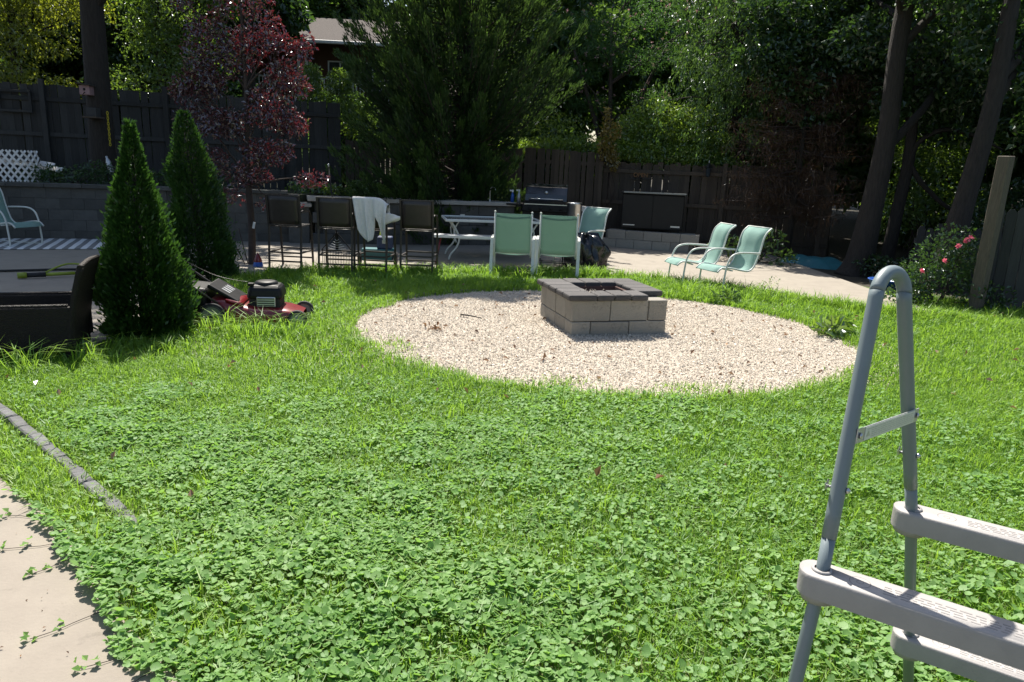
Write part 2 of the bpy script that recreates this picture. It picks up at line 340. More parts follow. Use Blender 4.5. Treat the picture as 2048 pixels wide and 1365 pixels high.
# gravel: crushed stones
n = 68000; a = rng.uniform(0, 2*np.pi, n); r = np.sqrt(rng.uniform(0, 1.0, n))*.995
X = GC[0]+GRX*r*np.cos(a); Y = GC[1]+GRY*r*np.sin(a)
ex = rng.random(5000)**1.6*.13; ae = rng.uniform(0, 2*np.pi, 5000)
X = np.concatenate([X, GC[0]+GRX*(1+ex)*np.cos(ae)]); Y = np.concatenate([Y, GC[1]+GRY*(1+ex)*np.sin(ae)])
k = X*0 == 0
dx, dy = X-PIT_C[0], Y-PIT_C[1]; ca, sa = math.cos(-PIT_A), math.sin(-PIT_A)
k = (np.maximum(np.abs(dx*ca-dy*sa), np.abs(dx*sa+dy*ca)) > .5)
X, Y = X[k], Y[k]; n = len(X)
sz = rng.lognormal(-4.93, .28, n)
O = np.array([(1, 0, 0), (0, 1, 0), (-1, 0, 0), (0, -1, 0), (0, 0, 1), (0, 0, -1)], float)
V = O[None]*(sz[:, None, None]*rng.uniform(.55, 1.35, (n, 6, 1)))
th = rng.uniform(0, 6.28, n); c_, s_ = np.cos(th)[:, None], np.sin(th)[:, None]
ti = rng.uniform(-.6, .6, n)[:, None]
x0, y0, z0 = V[:, :, 0], V[:, :, 1], V[:, :, 2]*.7
V = np.stack([x0*c_-y0*s_, x0*s_+y0*c_, z0+ti*x0], 2)+np.stack([X, Y, .014+rng.uniform(0, .012, n)], 1)[:, None]
V = V[:, :5]; F = np.array([(0, 1, 4), (1, 2, 4), (2, 3, 4), (3, 0, 4)])
F = (F[None]+5*np.arange(n)[:, None, None]).reshape(-1, 3)
MT['stone'] = leafmat('stone', (.36, .28, .2), (.78, .68, .55), (.5, .4, .3), trans=0, gloss=.02)
e = MT['stone'].node_tree.nodes['Color Ramp'].color_ramp.elements; e[0].color = (.28, .235, .18, 1); e[1].color = (.585, .525, .44, 1)
e2 = MT['stone'].node_tree.nodes['Color Ramp'].color_ramp.elements.new(.13); e2.color = (.48, .42, .34, 1)
tag(obj('gravel', npmesh('gravel', V.reshape(-1, 3), [F], 'stone', np.repeat(rng.random(n), 5))), 'pale crushed stone gravel filling the round bed about the fire pit', 'gravel', kind='stuff')

# ---------------------------------------------------------------- retaining wall and terrace, left
WA, WB = Vector((-13.2, 11.6, 0)), Vector((-4.35, 14.35, 0))
wd_ = (WB-WA).normalized(); wn = Vector((wd_.y, -wd_.x, 0)); wang = math.atan2(wd_.y, wd_.x); WL = (WB-WA).length
tp = [(-30, 6.4), (WA.x-wn.x*.1, WA.y-wn.y*.1), (WB.x-wn.x*.1, WB.y-wn.y*.1), (-4.0, 17.2), (-4.0, 21), (-30, 21)]
sheet('terrace', tp, .97, 'soil', .97)
wall = thing('retaining_wall', 'long grey block retaining wall holding up the planted terrace behind the patio', 'wall', WA, wang)
bm_ = MB().box((0, 0, 0), (.398, .2, .1945)).mesh('block', 'wallblock', .003)
for c in range(5):
    x = .2+(.2 if c % 2 else 0); i = 0
    while x < WL-.05:
        obj('block', bm_, wall, (x, random.uniform(-.006, .006), .1+.196*c), (0, 0, random.uniform(-.012, .012))); x += .4
cm = MB().box((0, 0, 0), (.595, .3, .07)).mesh('cap_block', 'wallblock', .008)
x = .3
while x < WL: obj('cap_block', cm, wall, (x, -.02, 1.015), (0, 0, random.uniform(-.01, .01))); x += .6

# ---------------------------------------------------------------- fences
def fence(name, label, A, B, z0, h, pw, m, gap=.006, hv=.03, rails=(.35, 1.0, 1.65), railside=-1, dog=False, posts=(), scallop=0, posth=.12):
    A, B = Vector(A), Vector(B); d = (B-A); L = d.length; ang = math.atan2(d.y, d.x)
    root = thing(name, label, 'fence', (A.x, A.y, z0), ang)
    n = int(L/(pw+gap)); vs = []
    for v in range(4):
        hh = h+random.uniform(-hv, hv)
        if dog: b = MB().add([(-pw/2, -.009, 0), (pw/2, -.009, 0), (pw/2, -.009, hh-.06), (pw*.2, -.009, hh), (-pw*.2, -.009, hh), (-pw/2, -.009, hh-.06)]+[(-pw/2, .009, 0), (pw/2, .009, 0), (pw/2, .009, hh-.06), (pw*.2, .009, hh), (-pw*.2, .009, hh), (-pw/2, .009, hh-.06)],
                                [(0, 1, 2, 3, 4, 5), (11, 10, 9, 8, 7, 6)]+[(i, (i+6), (i+1) % 6+6, (i+1) % 6) for i in range(6)])
        else: b = MB().box((0, 0, hh/2), (pw, .018, hh))
        vs.append(b.mesh('plank', m))
    for i in range(n):
        x = (i+.5)*L/n; sc = 0
        if scallop: sc = scallop*(math.cos(2*math.pi*x/2.3)-1)*.5
        o = obj('plank', vs[random.randrange(4)], root, (x, random.uniform(-.004, .004), sc), (random.uniform(-.006, .006), random.uniform(-.012, .012), 0))
    for zr in rails:
        MB().box((L/2, railside*.032, zr), (L, .04, .085)).build('rail', m, root, .004)
    for px in posts:
        MB().box((px, railside*.065, (h+posth)/2), (.1, .1, h+posth)).build('post', m, root, .006)
    return root
fence('board_fence', 'weathered grey board fence with rails standing on the terrace behind the lattice', (-16, 14.2), (-4.2, 17.0), .97, 2.0, .14, 'woodgrey', rails=(.3, 1.0, 1.72), posts=(1.2, 3.6, 6.0, 8.4, 10.8), railside=-1)
fence('picket_fence', 'tall dark picket fence with light gaps behind the grill', (-4.1, 17.05), (1.98, 16.9), 0, 2.16, .092, 'wood', gap=.012, hv=.012, rails=(.5, 1.85), railside=1, posts=(6.0,), scallop=.05, posth=.06)
fence('panel_fence', 'brown wooden panel fence behind the black cabinet and wall lantern', (2.0, 17.05), (7.0, 15.9), 0, 1.92, .12, 'wood', gap=.004, rails=(.25, 1.0, 1.72), posts=(2.75, 4.9), posth=.05)
fence('dog_ear_fence', 'grey weathered dog-eared picket fence beside the tall timber post', (6.5, 9.75), (10.2, 8.6), 0, 1.42, .125, 'woodgrey', gap=.012, hv=.06, rails=(.35, 1.1), railside=1, dog=True)
fence('low_picket_fence', 'low grey picket fence half hidden behind the rose bush', (6.7, 11.9), (10.5, 11.3), -.1, 1.12, .12, 'woodgrey', gap=.02, hv=.05, rails=(.3, .85), railside=1, dog=True)
p = thing('timber_post', 'tall thick weathered timber post leaning beside the dog-eared fence', 'post', (6.36, 9.55, 0), R(32))
MB().box((0, 0, 1.03), (.15, .15, 2.06), ry=R(0), rx=R(0)).build('post_shaft', 'post', p, .008, rot=(R(1.5), R(-2.5), 0))

# ---------------------------------------------------------------- house behind
hx, hy = -8.0, 30.0
h = thing('house', 'brick house with brown shingle roof, white gutter and porch railing beyond the fence', 'house', (hx, hy, 2.4), R(3))
w_ = MB().box((0, 2.2, 1.95), (9, 4.2, 3.9)).build('wall', 'brick', h)
MB().add([(-5, -.9, 3.85), (5, -.9, 3.85), (5, 2.6, 5.3), (-5, 2.6, 5.3), (-5, -.9, 3.75), (5, -.9, 3.75), (5, 2.6, 5.2), (-5, 2.6, 5.2), (-5, 5.5, 3.8), (5, 5.5, 3.8)],
         [(0, 1, 2, 3), (7, 6, 5, 4), (0, 4, 5, 1), (3, 2, 9, 8), (0, 3, 7, 4), (1, 5, 6, 2)]).build('roof', 'roof', h)
MB().box((0, -.97, 3.79), (10, .12, .13)).build('gutter', 'white', h, .02)
for x in (-.9, -.6): MB().box((x, -.6, 2.75), (.11, .11, 1.95)).build('porch_post', 'white', h, .01)
for x in (.6, 1.9):
    wn_ = MB().box((x, .08, 2.7), (.9, .06, 1.0)).build('window', 'darkglass', h)
    f = MB()
    for dx_ in (-.47, 0, .47): f.box((x+dx_, .03, 2.7), (.05, .05, 1.08))
    for dz in (-.52, .52): f.box((x, .03, 2.7+dz), (.99, .05, .05))
    f.build('window_frame', 'white', wn_)
MB().box((0, -.4, 1.55), (9, 1.1, .12)).build('porch_floor', 'woodgrey', h)
MB().box((0, -.9, 2.45), (8.6, .06, .06)).build('railing', 'white', h)
bl = MB().box((0, 0, 0), (.035, .035, .8)).mesh('baluster', 'white')
for i in range(60): obj('baluster', bl, h, (-4.2+i*.14, -.9, 2.02))
MB().box((0, -.88, .75), (9, .05, 1.45)).build('porch_skirt', 'woodgrey', h)

# ---------------------------------------------------------------- edging stones
def edging(name, label, pts, m, size, z=.02):
    P = smoothpts([(x, y, 0) for x, y in pts], 8); L = [0]
    for i in range(1, len(P)): L.append(L[-1]+(P[i]-P[i-1]).length)
    root = thing(name, label, 'edging', P[0]); pv = MB().box((0, 0, 0), size).mesh('paver', m, .008)
    s = size[0]/2
    while s < L[-1]:
        x = np.interp(s, L, [q.x for q in P]); y = np.interp(s, L, [q.y for q in P]); x2 = np.interp(s+.05, L, [q.x for q in P]); y2 = np.interp(s+.05, L, [q.y for q in P])
        obj('paver', pv, root, (x-P[0].x, y-P[0].y, z+random.uniform(-.008, .006)), (random.uniform(-.05, .05), random.uniform(-.05, .05), math.atan2(y2-y, x2-x)+random.uniform(-.05, .05)))
        s += size[0]+.008
edging('stone_edging', 'line of dark grey edging pavers half sunk in the grass beside the walk', [(-4.3, 5.0), (-3.2, 4.14), (-2.5, 3.55), (-1.89, 3.02), (-1.6, 2.75)], 'greypaver', (.2, .065, .1), -.008)
arc = [(GC[0]+(GRX+.06)*math.cos(t), GC[1]+(GRY+.06)*math.sin(t)) for t in np.linspace(R(86), R(196), 14)]
edging('round_edging', 'curved row of grey edging stones around the gravel bed', arc, 'greypaver', (.3, .08, .1), -.015)

# ================================================================ TREES AND SHRUBS
def tree(name, label, base, trunk, rad, C, nl, m, Ln, Wd, cat='tree', group=None, limbs=True, hang=0., up=0., dspread=1., bark='bark', maxlimbs=40, sides=9, fold=.25, crown='crown'):
    """trunk: points relative to base; C: clumps (x,y,z,rx,ry,rz,weight) relative to base"""
    t = thing(name, label, cat, base, 0, group)
    if trunk:
        P = smoothpts(trunk, 5); b = MB(); b.tube(P, rad, sides); tr = b.build('trunk', bark, t)
    if limbs and trunk:
        b = MB()
        for c in sorted(C, key=lambda q: -q[6])[:maxlimbs]:
            cz = max(trunk[0][2]+.3*(trunk[-1][2]-trunk[0][2]), c[2]-.55*math.hypot(c[0], c[1])-.3)
            q = min(P, key=lambda v: abs(v.z-cz)); L = (Vector(c[:3])-q).length
            r_ = min(.10*rad[0]+.012*L, rad[0]*.45)
            b.tube(branch_pts(q, c[:3], sag=-.05*L, wob=.25), [r_, r_*.6, r_*.2], 5, k=2, cap=False)
            for _ in range(2):
                e_ = Vector(c[:3])+Vector((random.uniform(-1, 1)*c[3], random.uniform(-1, 1)*c[4], random.uniform(-.6, 1)*c[5]))*.8
                b.tube(branch_pts(q.lerp(Vector(c[:3]), .7), e_, wob=.3), [r_*.4, r_*.1], 4, cap=False)
        tag(b.build('limbs', bark, t), kind='stuff')
    P_, idx, d = clumps(C, nl)
    D = d*.6+np.array([0, 0, -hang+up])
    rn = np.clip(rng.normal(.5, .22, nl)+.25*(rng.random(len(C))[idx]-.5), 0, 1)
    leaves(crown, P_, m, t, Ln, Wd, D, dspread=dspread, rnd=rn, fold=fold)
    return t
def ell(n, c, r, cr, wj=.4, zmin=None, hollow=.35):
    out = []
    while len(out) < n:
        d = np.array([random.gauss(0, 1) for _ in range(3)]); d /= np.linalg.norm(d); q = hollow+(1-hollow)*random.random()**.6
        p = np.array(c)+d*q*np.array(r)
        if zmin is not None and p[2] < zmin: continue
        k = cr*random.uniform(.7, 1.3); out.append((*p, k, k, k*.75, random.uniform(1-wj, 1+wj)))
    return out
# tall shade tree with the thick trunk on the terrace
tree('shade_tree', 'tall shade tree with thick straight dark trunk on the left terrace', (-8.5, 14.75, .95), [(0, 0, -.1), (-.02, 0, .3), (0, 0, 2), (.05, 0, 4.5), (.1, .1, 8), (.3, .1, 11)], [.32, .25, .23, .2, .16, .06],
     ell(40, (-.6, .0, 9.0), (4.5, 4.8, 3.2), 1.5, zmin=5.9)+[(5.6, -.5, 7.4, .8, .75, .5, .8), (6.6, -.45, 7.2, .9, .7, .5, .8)], 24000, 'leaf', .27, .17, hang=.3)  # last two unseen clumps added to throw shade on the lawn
tree('yellow_maple', 'bright yellow-green leafy tree over the left fence', (-12.6, 18.2, .95), [(0, 0, 0), (.1, 0, 2), (.2, 0, 5), (.2, 0, 7)], [.14, .12, .08, .03],
     [(1.2, -.9, 2.15, 1.3, .8, .35, 1.2), (.1, -1, 2.6, 1.2, .8, .4, 1.3), (.9, -.6, 3.2, 1.3, .8, .45, 1.2), (-.3, -.5, 3.7, 1.3, .8, .5, 1.1), (1.6, -.2, 4.0, 1.2, .9, .5, 1)]+ell(12, (.3, .2, 5), (2.1, 1.4, 1.7), .7, zmin=3), 12000, 'maple', .11, .05, hang=.6)
tree('green_garden_tree', 'mid green leafy tree over the fence beside the thick trunk', (-9.4, 19.2, .97), [(0, 0, 0), (.05, 0, 2), (0, 0, 5), (.1, 0, 7.5)], [.13, .11, .08, .03],
     [(-.3, -1, 2.4, 1.1, .6, .45, 1.2), (.9, -.8, 2.7, 1.0, .6, .4, 1.2), (.3, -.7, 3.3, 1.1, .7, .5, 1)]+ell(14, (.2, .2, 4.8), (2.2, 1.5, 2.0), .75, zmin=2.4), 11000, 'leafbright', .09, .05, hang=.4)
# purple-leaf plum
C = [(-.45, 0, 2.6, .35, .35, .3, 1), (.35, 0, 2.45, .42, .35, .3, 1.1), (.62, 0, 2.15, .3, .28, .22, .8), (-.62, 0, 2.1, .32, .3, .28, .9), (-.1, .1, 3.1, .42, .38, .35, 1.1), (.28, 0, 3.35, .36, .3, .38, 1),
     (.5, 0, 2.9, .3, .3, .3, .9), (-.48, 0, 3.2, .32, .3, .35, .9), (.05, 0, 3.9, .4, .35, .4, .9), (0, 0, 4.5, .35, .3, .4, .6), (-.2, -.1, 2.1, .45, .35, .25, 1), (.25, -.1, 1.75, .45, .3, .22, .9), (-.45, 0, 1.6, .35, .3, .22, .7), (.0, 0, 1.35, .4, .3, .2, .55),
     (.75, 0, 1.25, .3, .25, .13, .4), (.35, -.1, 1.1, .4, .25, .14, .45), (-.35, 0, 1.0, .3, .25, .15, .4), (-.75, 0, 2.7, .2, .2, .22, .35), (.72, 0, 2.6, .2, .2, .2, .35)]
tree('plum_tree', 'small purple-leaved plum tree with a thin trunk behind the mower', (-4.1, 10.85, .02), [(0, 0, -.05), (.02, 0, .6), (0, 0, 1.4), (.03, 0, 2.6), (0, 0, 4.4)], [.065, .055, .048, .03, .01], [(c[0]*1.15+random.gauss(0, .06), c[1], c[2]+random.gauss(0, .08), c[3]*.95, c[4], c[5]*.95, c[6]*random.uniform(.6, 1.3)) for c in C]+[(random.uniform(-1.05, 1.05), 0, random.uniform(1.6, 3.9), .17, .15, .15, .16) for _ in range(14)], 10500, 'plum', .062, .034, hang=.1, bark='twig', sides=8)
tg = MB().box((.075, -.05, .62), (.035, .008, .1), ry=R(12)).build('plant_tag', 'white', bpy.data.objects['plum_tree'])
for xx, yy in ((-.35, -.05), (-.2, .05)): MB().tube([(xx*.3, 0, .0), (xx, yy, .55)], .008, 5).build('support_stake', 'twig', bpy.data.objects['plum_tree'])

# big feathery juniper
def juniper(base):
    t = thing('juniper_tree', 'large feathery dark evergreen with upswept plumes behind the counter', 'tree', base)
    MB().tube([(0, 0, -.1), (0, 0, 2), (.1, 0, 4), (.2, 0, 7)], [.16, .14, .1, .03], 9).build('trunk', 'bark', t)
    P, D, Nn, rn = [], [], [], []; lb = MB()
    for i in range(470):
        z0 = .15+5.2*random.random()**1.35; az = random.uniform(0, 2*math.pi)
        if math.sin(az) > .3 and random.random() < .65: az = -az
        reach = (2.5-.35*max(0, z0-3.4))*random.uniform(.5, 1.08); rise = reach*random.uniform(-.08, .45) if z0 < 1.4 else reach*random.uniform(.15, .8)
        if z0 < 1.2: reach *= 1.1
        if math.cos(az) > 0 and z0 < 2.0: reach *= .5
        a_ = Vector((0, 0, z0)); e_ = Vector((math.cos(az)*reach, math.sin(az)*reach*.72, z0+rise)); mid = a_.lerp(e_, .55)+Vector((0, 0, -.18*reach))
        pts = smoothpts([a_, mid, e_], 8); lb.tube(pts, [.022, .012, .004], 4, cap=False)
        n = int(205*(.6+reach*.4)); tt = np.sqrt(rng.uniform(.12, 1, n)); pa = np.array([list(p) for p in pts]); ii = np.clip((tt*(len(pa)-1)), 0, len(pa)-1.001)
        lo = ii.astype(int); fr = (ii-lo)[:, None]; c = pa[lo]*(1-fr)+pa[lo+1]*fr; tan = unit(pa[lo+1]-pa[lo])
        off = rng.normal(size=(n, 3))*(.028+.11*(1-tt))[:, None]; P.append(c+off); D.append(tan*1.2+off*4+np.array([0, 0, .35])); Nn.append(rng.normal(size=(n, 3)))
        rn.append(np.clip(random.uniform(-.1, .3)+.75*tt**6+rng.normal(0, .10, n), 0, 1))  # sunlit tips and shaded inside of each plume painted into the leaf colour
    P, D, Nn, rn = map(np.concatenate, (P, D, Nn, rn)); n = len(P)
    lb.build('limbs', 'twig', t)
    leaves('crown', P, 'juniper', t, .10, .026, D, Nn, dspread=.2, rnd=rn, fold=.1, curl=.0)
juniper((-1.3, 15.95, 0))

# mimosa with pink blossom
mc = [(-1.1, -.2, 4.1, .8, .6, .3, 1), (-.4, -.4, 4.7, .9, .7, .3, 1), (.5, -.3, 4.4, .9, .7, .3, 1), (1.3, -.2, 4.7, .9, .7, .3, 1), (0, 0, 5.3, 1.2, .8, .35, 1.1), (1, 0, 5.6, 1.1, .8, .35, 1), (-1, .1, 5.3, .9, .7, .3, .9), (1.9, 0, 5.3, .8, .7, .3, .9), (-.6, 0, 3.4, .7, .5, .25, .6), (.9, .1, 3.6, .7, .5, .25, .6), (.2, .4, 6.2, 1.6, 1, .4, 1)]
mi = tree('mimosa_tree', 'mimosa tree with forked dark stems and pink tufted blossom behind the picket fence', (2.35, 18.9, -.03), [(0, 0, 0), (0, 0, 1.6), (-.05, 0, 2.6), (-.15, 0, 4.6)], [.13, .11, .08, .03], mc, 15000, 'mimosa', .075, .017, hang=.35, bark='twig', maxlimbs=11)
b = MB(); b.tube([(.05, 0, 1.9), (.5, 0, 3.2), (1.25, 0, 4.9)], [.085, .06, .03], 7, 4).tube([(-.05, 0, 1.8), (-.5, 0, 3.1), (-1.1, 0, 4.7)], [.085, .06, .03], 7, 4); b.build('fork_stem', 'twig', mi)
P_, _, _ = clumps([(q[0], q[1]-.3, q[2]+.15, q[3], q[4], q[5], 1) for q in mc], 120)
Pf = np.repeat(P_, 9, 0)+rng.normal(size=(1080, 3))*.012
leaves('blossom', Pf, 'mimosa_flower', mi, .05, .012, np.tile([0, 0, .5], (1080, 1)), dspread=.8)

# drooping-leaved tree (hanging sprays)
def drooper(base):
    t = thing('drooping_tree', 'tall tree with long narrow drooping leaves above the vine', 'tree', base)
    MB().tube([(0, 0, 0), (0, 0, 2.5), (-.3, 0, 5), (-.6, 0, 8)], [.16, .14, .1, .03], 8).build('trunk', 'bark', t)
    P, D, rn = [], [], []; lb = MB()
    for i in range(230):
        z = random.uniform(2.6, 6.6); x = random.gauss(-.55, .75); y = random.uniform(-1.5, .6); x = max(-2.2, min(1.3, x-.1*(z-4)))
        L_ = random.uniform(.45, 1.1); s = Vector((x, y, z)); e_ = s+Vector((random.uniform(-.35, .2), random.uniform(-.25, .1), -L_)); m_ = s.lerp(e_, .4)+Vector((random.uniform(-.15, .1), -.08, .06))
        pts = smoothpts([s, m_, e_], 6); pa = np.array([list(p) for p in pts])
        if i % 3 == 0: lb.tube([(0, 0, max(1.5, z-.5)), (x*.5, y*.5, z+.15), s], [.03, .015, .006], 4, 3, cap=False)
        n = 62; ii = rng.uniform(0, len(pa)-1.01, n); lo = ii.astype(int); fr = (ii-lo)[:, None]; c = pa[lo]*(1-fr)+pa[lo+1]*fr
        P.append(c+rng.normal(size=(n, 3))*.05); D.append(np.tile([-.1, -.1, -1.], (n, 1))); rn.append(np.clip(rng.normal(.3+.4*random.random(), .15, n), 0, 1))
    lb.build('limbs', 'twig', t)
    P, D, rn = map(np.concatenate, (P, D, rn)); leaves('crown', P, 'drooping', t, .12, .026, D, dspread=.45, rnd=rn)
drooper((5.3, 17.6, -.03))
# vine over the fence
def shrub(name, label, base, C, nl, m, Ln, Wd, cat='shrub', hang=.2, stems=6, group=None, up=0, sr=.014):
    t = thing(name, label, cat, base, 0, group); b = MB()
    for k in range(stems):
        c = C[k % len(C)]; b.tube(branch_pts((c[0]*.25, c[1]*.25, 0), (c[0]+random.uniform(-.5, .5)*c[3], c[1], c[2]), wob=.3), [sr, sr*.3], 4, cap=False)
    b.build('stem', 'twig', t)
    P_, idx, d = clumps(C, nl); P_[:, 2] = np.maximum(P_[:, 2], .02)
    leaves('foliage', P_, m, t, Ln, Wd, d*.7+np.array([0, 0, up-hang]), dspread=.9, rnd=np.clip(rng.normal(.5, .22, nl)+.3*(rng.random(len(C))[idx]-.5), 0, 1)); return t
shrub('fence_vine', 'bright green leafy vine spilling over the top of the panel fence', (3.2, 17.25, 0), [(-.9, -.1, 2.25, .6, .35, .3, 1), (-.2, -.2, 2.15, .6, .4, .3, 1.2), (.6, -.3, 2.1, .7, .4, .3, 1.2), (1.3, -.4, 2.0, .6, .4, .3, 1), (-.4, 0, 2.7, .7, .4, .35, 1), (.5, -.1, 2.6, .8, .4, .35, 1), (1.3, -.2, 2.45, .6, .4, .3, .9), (0, .1, 3.1, .7, .4, .3, .6), (.9, 0, 3.0, .6, .4, .3, .6), (.3, -.35, 1.75, .5, .15, .18, .45), (1.1, -.5, 1.55, .3, .12, .25, .2)], 14000, 'vine', .075, .045, cat='vine', stems=10)
shrub('green_hedge', 'low green hedge showing over the top of the tall picket fence', (.6, 17.5, 0), [(-.6, 0, 2.2, .6, .35, .2, 1), (.2, 0, 2.25, .6, .35, .22, 1), (.9, .1, 2.3, .6, .4, .25, 1), (.3, .3, 2.7, 1, .4, .4, .7)], 4200, 'vine', .06, .035, cat='hedge')
shrub('yellowing_climber', 'yellowing climber on the corner post of the picket fence', (2.02, 16.88, 0), [(0, -.05, 2.2, .22, .15, .3, 1), (.05, 0, 2.6, .25, .15, .25, .8), (.15, -.05, 1.95, .16, .1, .25, .5), (-.05, 0, 2.95, .08, .08, .2, .25)], 850, 'yellowvine', .075, .045, cat='vine', stems=4)
# dead conifer thicket
def thicket(base):
    t = thing('dead_conifer', 'brown dead conifer with hanging dry twigs beside the panel fence', 'tree', base)
    MB().tube([(0, 0, -.05), (.02, 0, 2), (0, 0, 4.5)], [.07, .06, .03], 7).build('trunk', 'bark', t)
    P, D = [], []; lb = MB()
    for i in range(170):
        z = random.uniform(.9, 3.9); az = random.uniform(0, 6.28); rr_ = random.uniform(.7, 1.75)*(1.1-.1*z)
        e_ = Vector((math.cos(az)*rr_*1.15, math.sin(az)*rr_*.6, z+random.uniform(-.25, .15))); pts = branch_pts((0, 0, z), e_, sag=.06, wob=.2, n=6); lb.tube(pts, [.014, .004], 4, cap=False)
        pa = np.array([list(p) for p in pts]); n = 85; ii = rng.uniform(1, 4.99, n); lo = ii.astype(int); fr = (ii-lo)[:, None]
        P.append(pa[lo]*(1-fr)+pa[lo+1]*fr+rng.normal(size=(n, 3))*.05); D.append(np.tile([0, 0, -.8], (n, 1)))
    lb.build('limbs', 'twig', t); P, D = np.concatenate(P), np.concatenate(D)
    leaves('dry_twigs', P, 'deadtwig', t, .16, .012, D, dspread=.5)
thicket((5.85, 15.2, 0))
# the trees at the right
tree('leaning_tree', 'thick leaning trunk with flared base at the dark right edge of the patio', (6.45, 13.15, -.05), [(-.1, 0, -.05), (-.02, 0, .3), (.05, 0, 1.2), (.12, 0, 2.6), (.12, .1, 4.5), (.5, .6, 8)], [.35, .255, .2, .165, .15, .07],
     ell(18, (2.3, 2.6, 6.6), (2.8, 2.4, 2.4), 1.0, zmin=3.8)+[(-.5, -.6, 5.3, .95, .9, .5, 1.6), (.5, -.3, 5.0, .8, .6, .5, 1), (.2, 1.2, 4.4, .9, .6, .5, 1), (1.0, .6, 4.1, .9, .6, .5, 1.1), (1.9, .8, 3.6, .9, .6, .5, 1.1), (2.6, 1.0, 4.3, 1, .7, .6, 1.1), (1.2, 1.4, 3.3, .8, .6, .4, 1), (2.2, 1.6, 2.9, .9, .6, .4, 1), (3.2, 1.5, 3.4, 1, .7, .5, 1)], 19000, 'leafdark', .12, .075, hang=.3, maxlimbs=5)  # high front clump, out of view, added to shade the rose bush
tree('crooked_tree', 'thin dark tree with a crooked low bough between the right trunks', (7.75, 14.6, -.05), [(-.05, 0, 0), (0, 0, 1.2), (.06, 0, 2.2), (-.02, 0, 3.4), (-.1, 0, 6)], [.14, .12, .11, .09, .04],
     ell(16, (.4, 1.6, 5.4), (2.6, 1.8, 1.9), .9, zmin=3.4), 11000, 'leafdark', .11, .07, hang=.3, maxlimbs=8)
ct = bpy.data.objects['crooked_tree']
MB().tube([(.04, -.05, 2.0), (.12, -.1, 2.5), (.5, -.2, 2.78), (1.1, -.2, 2.72), (1.7, -.3, 2.45)], [.06, .05, .045, .04, .02], 7, 5).build('bough', 'bark', ct)
MB().tube([(.05, -.05, 2.15), (.35, -.1, 1.75), (.9, -.2, 1.3), (1.5, -.2, 1.1)], [.055, .05, .04, .02], 7, 5).build('bough', 'bark', ct)
tree('right_tree', 'tree with broad base behind the tall timber post', (7.15, 11.55, -.05), [(-.2, 0, -.05), (-.08, 0, .5), (.02, 0, 1.4), (.18, 0, 3), (.3, .2, 5), (.8, .8, 8)], [.31, .23, .16, .13, .115, .05],
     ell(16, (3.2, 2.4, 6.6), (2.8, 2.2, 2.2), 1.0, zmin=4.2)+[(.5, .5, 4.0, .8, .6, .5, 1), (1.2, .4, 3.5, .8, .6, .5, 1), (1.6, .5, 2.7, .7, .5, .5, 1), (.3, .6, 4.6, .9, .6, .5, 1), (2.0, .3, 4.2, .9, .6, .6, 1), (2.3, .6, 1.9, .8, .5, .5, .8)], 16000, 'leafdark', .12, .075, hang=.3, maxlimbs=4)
# glossy dark maple whose boughs come in over the patio corner
tree('glossy_tree', 'dark glossy-leaved tree arching over the patio corner by the dead conifer', (7.2, 16.6, -.05), [(0, 0, 0), (-.1, 0, 2), (-.3, -.1, 4), (-.5, -.2, 7)], [.15, .13, .1, .03],
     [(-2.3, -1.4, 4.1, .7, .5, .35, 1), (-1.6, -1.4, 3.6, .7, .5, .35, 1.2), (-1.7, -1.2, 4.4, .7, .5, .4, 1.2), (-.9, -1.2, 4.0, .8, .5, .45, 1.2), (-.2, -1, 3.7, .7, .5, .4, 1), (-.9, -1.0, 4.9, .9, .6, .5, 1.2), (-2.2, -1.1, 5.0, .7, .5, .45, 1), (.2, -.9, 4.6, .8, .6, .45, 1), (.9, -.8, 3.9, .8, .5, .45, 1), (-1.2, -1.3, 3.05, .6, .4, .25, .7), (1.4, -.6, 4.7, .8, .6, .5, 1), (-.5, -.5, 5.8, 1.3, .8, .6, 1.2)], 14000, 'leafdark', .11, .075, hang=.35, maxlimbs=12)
# understorey and forest behind
BG = [  # x, y, z base, scale, kind
    (-19, 23, .6, 1.0, 0), (-14.5, 25, .9, 1.05, 1), (-10.8, 24.5, 1.0, .9, 0), (-12.6, 28, 1.6, 1.2, 0), (-9.8, 37, 3, 1.2, 2), (-17.5, 28.5, 1.2, 1.3, 1), (-23, 22, .5, 1.1, 2), (-16, 20.5, .97, .8, 2), (-5.0, 20.4, .6, .42, 2), (-1.6, 22.5, .8, .8, 0), (.2, 21.5, .3, .85, 1), (4.8, 21.2, .1, .85, 0), (8.0, 20.3, 0, .9, 2), (11.5, 19.2, 0, .95, 1), (13.6, 15.2, 0, .85, 0), (12.4, 12.2, 0, .7, 2),
    (16.5, 20, 0, 1.1, 2), (2.2, 26, .5, 1.2, 1), (-1.6, 29.5, 1.5, 1.1, 2), (7.5, 26.5, .2, 1.3, 0), (13.5, 26, 0, 1.3, 1), (21, 24, 0, 1.3, 0), (-13.5, 33, 2.4, 1.1, 1), (-7.5, 39, 3.2, 1.35, 0), (-2.5, 38, 3.1, 1.3, 1), (-14, 41, 3.4, 1.4, 2), (4, 36, 2, 1.4, 2), (-22, 33, 2, 1.3, 0), (-28, 26, 1, 1.3, 1), (12, 35, 1, 1.5, 0), (22, 33, 1, 1.5, 1), (18, 13, 0, .9, 1)]
protos = []
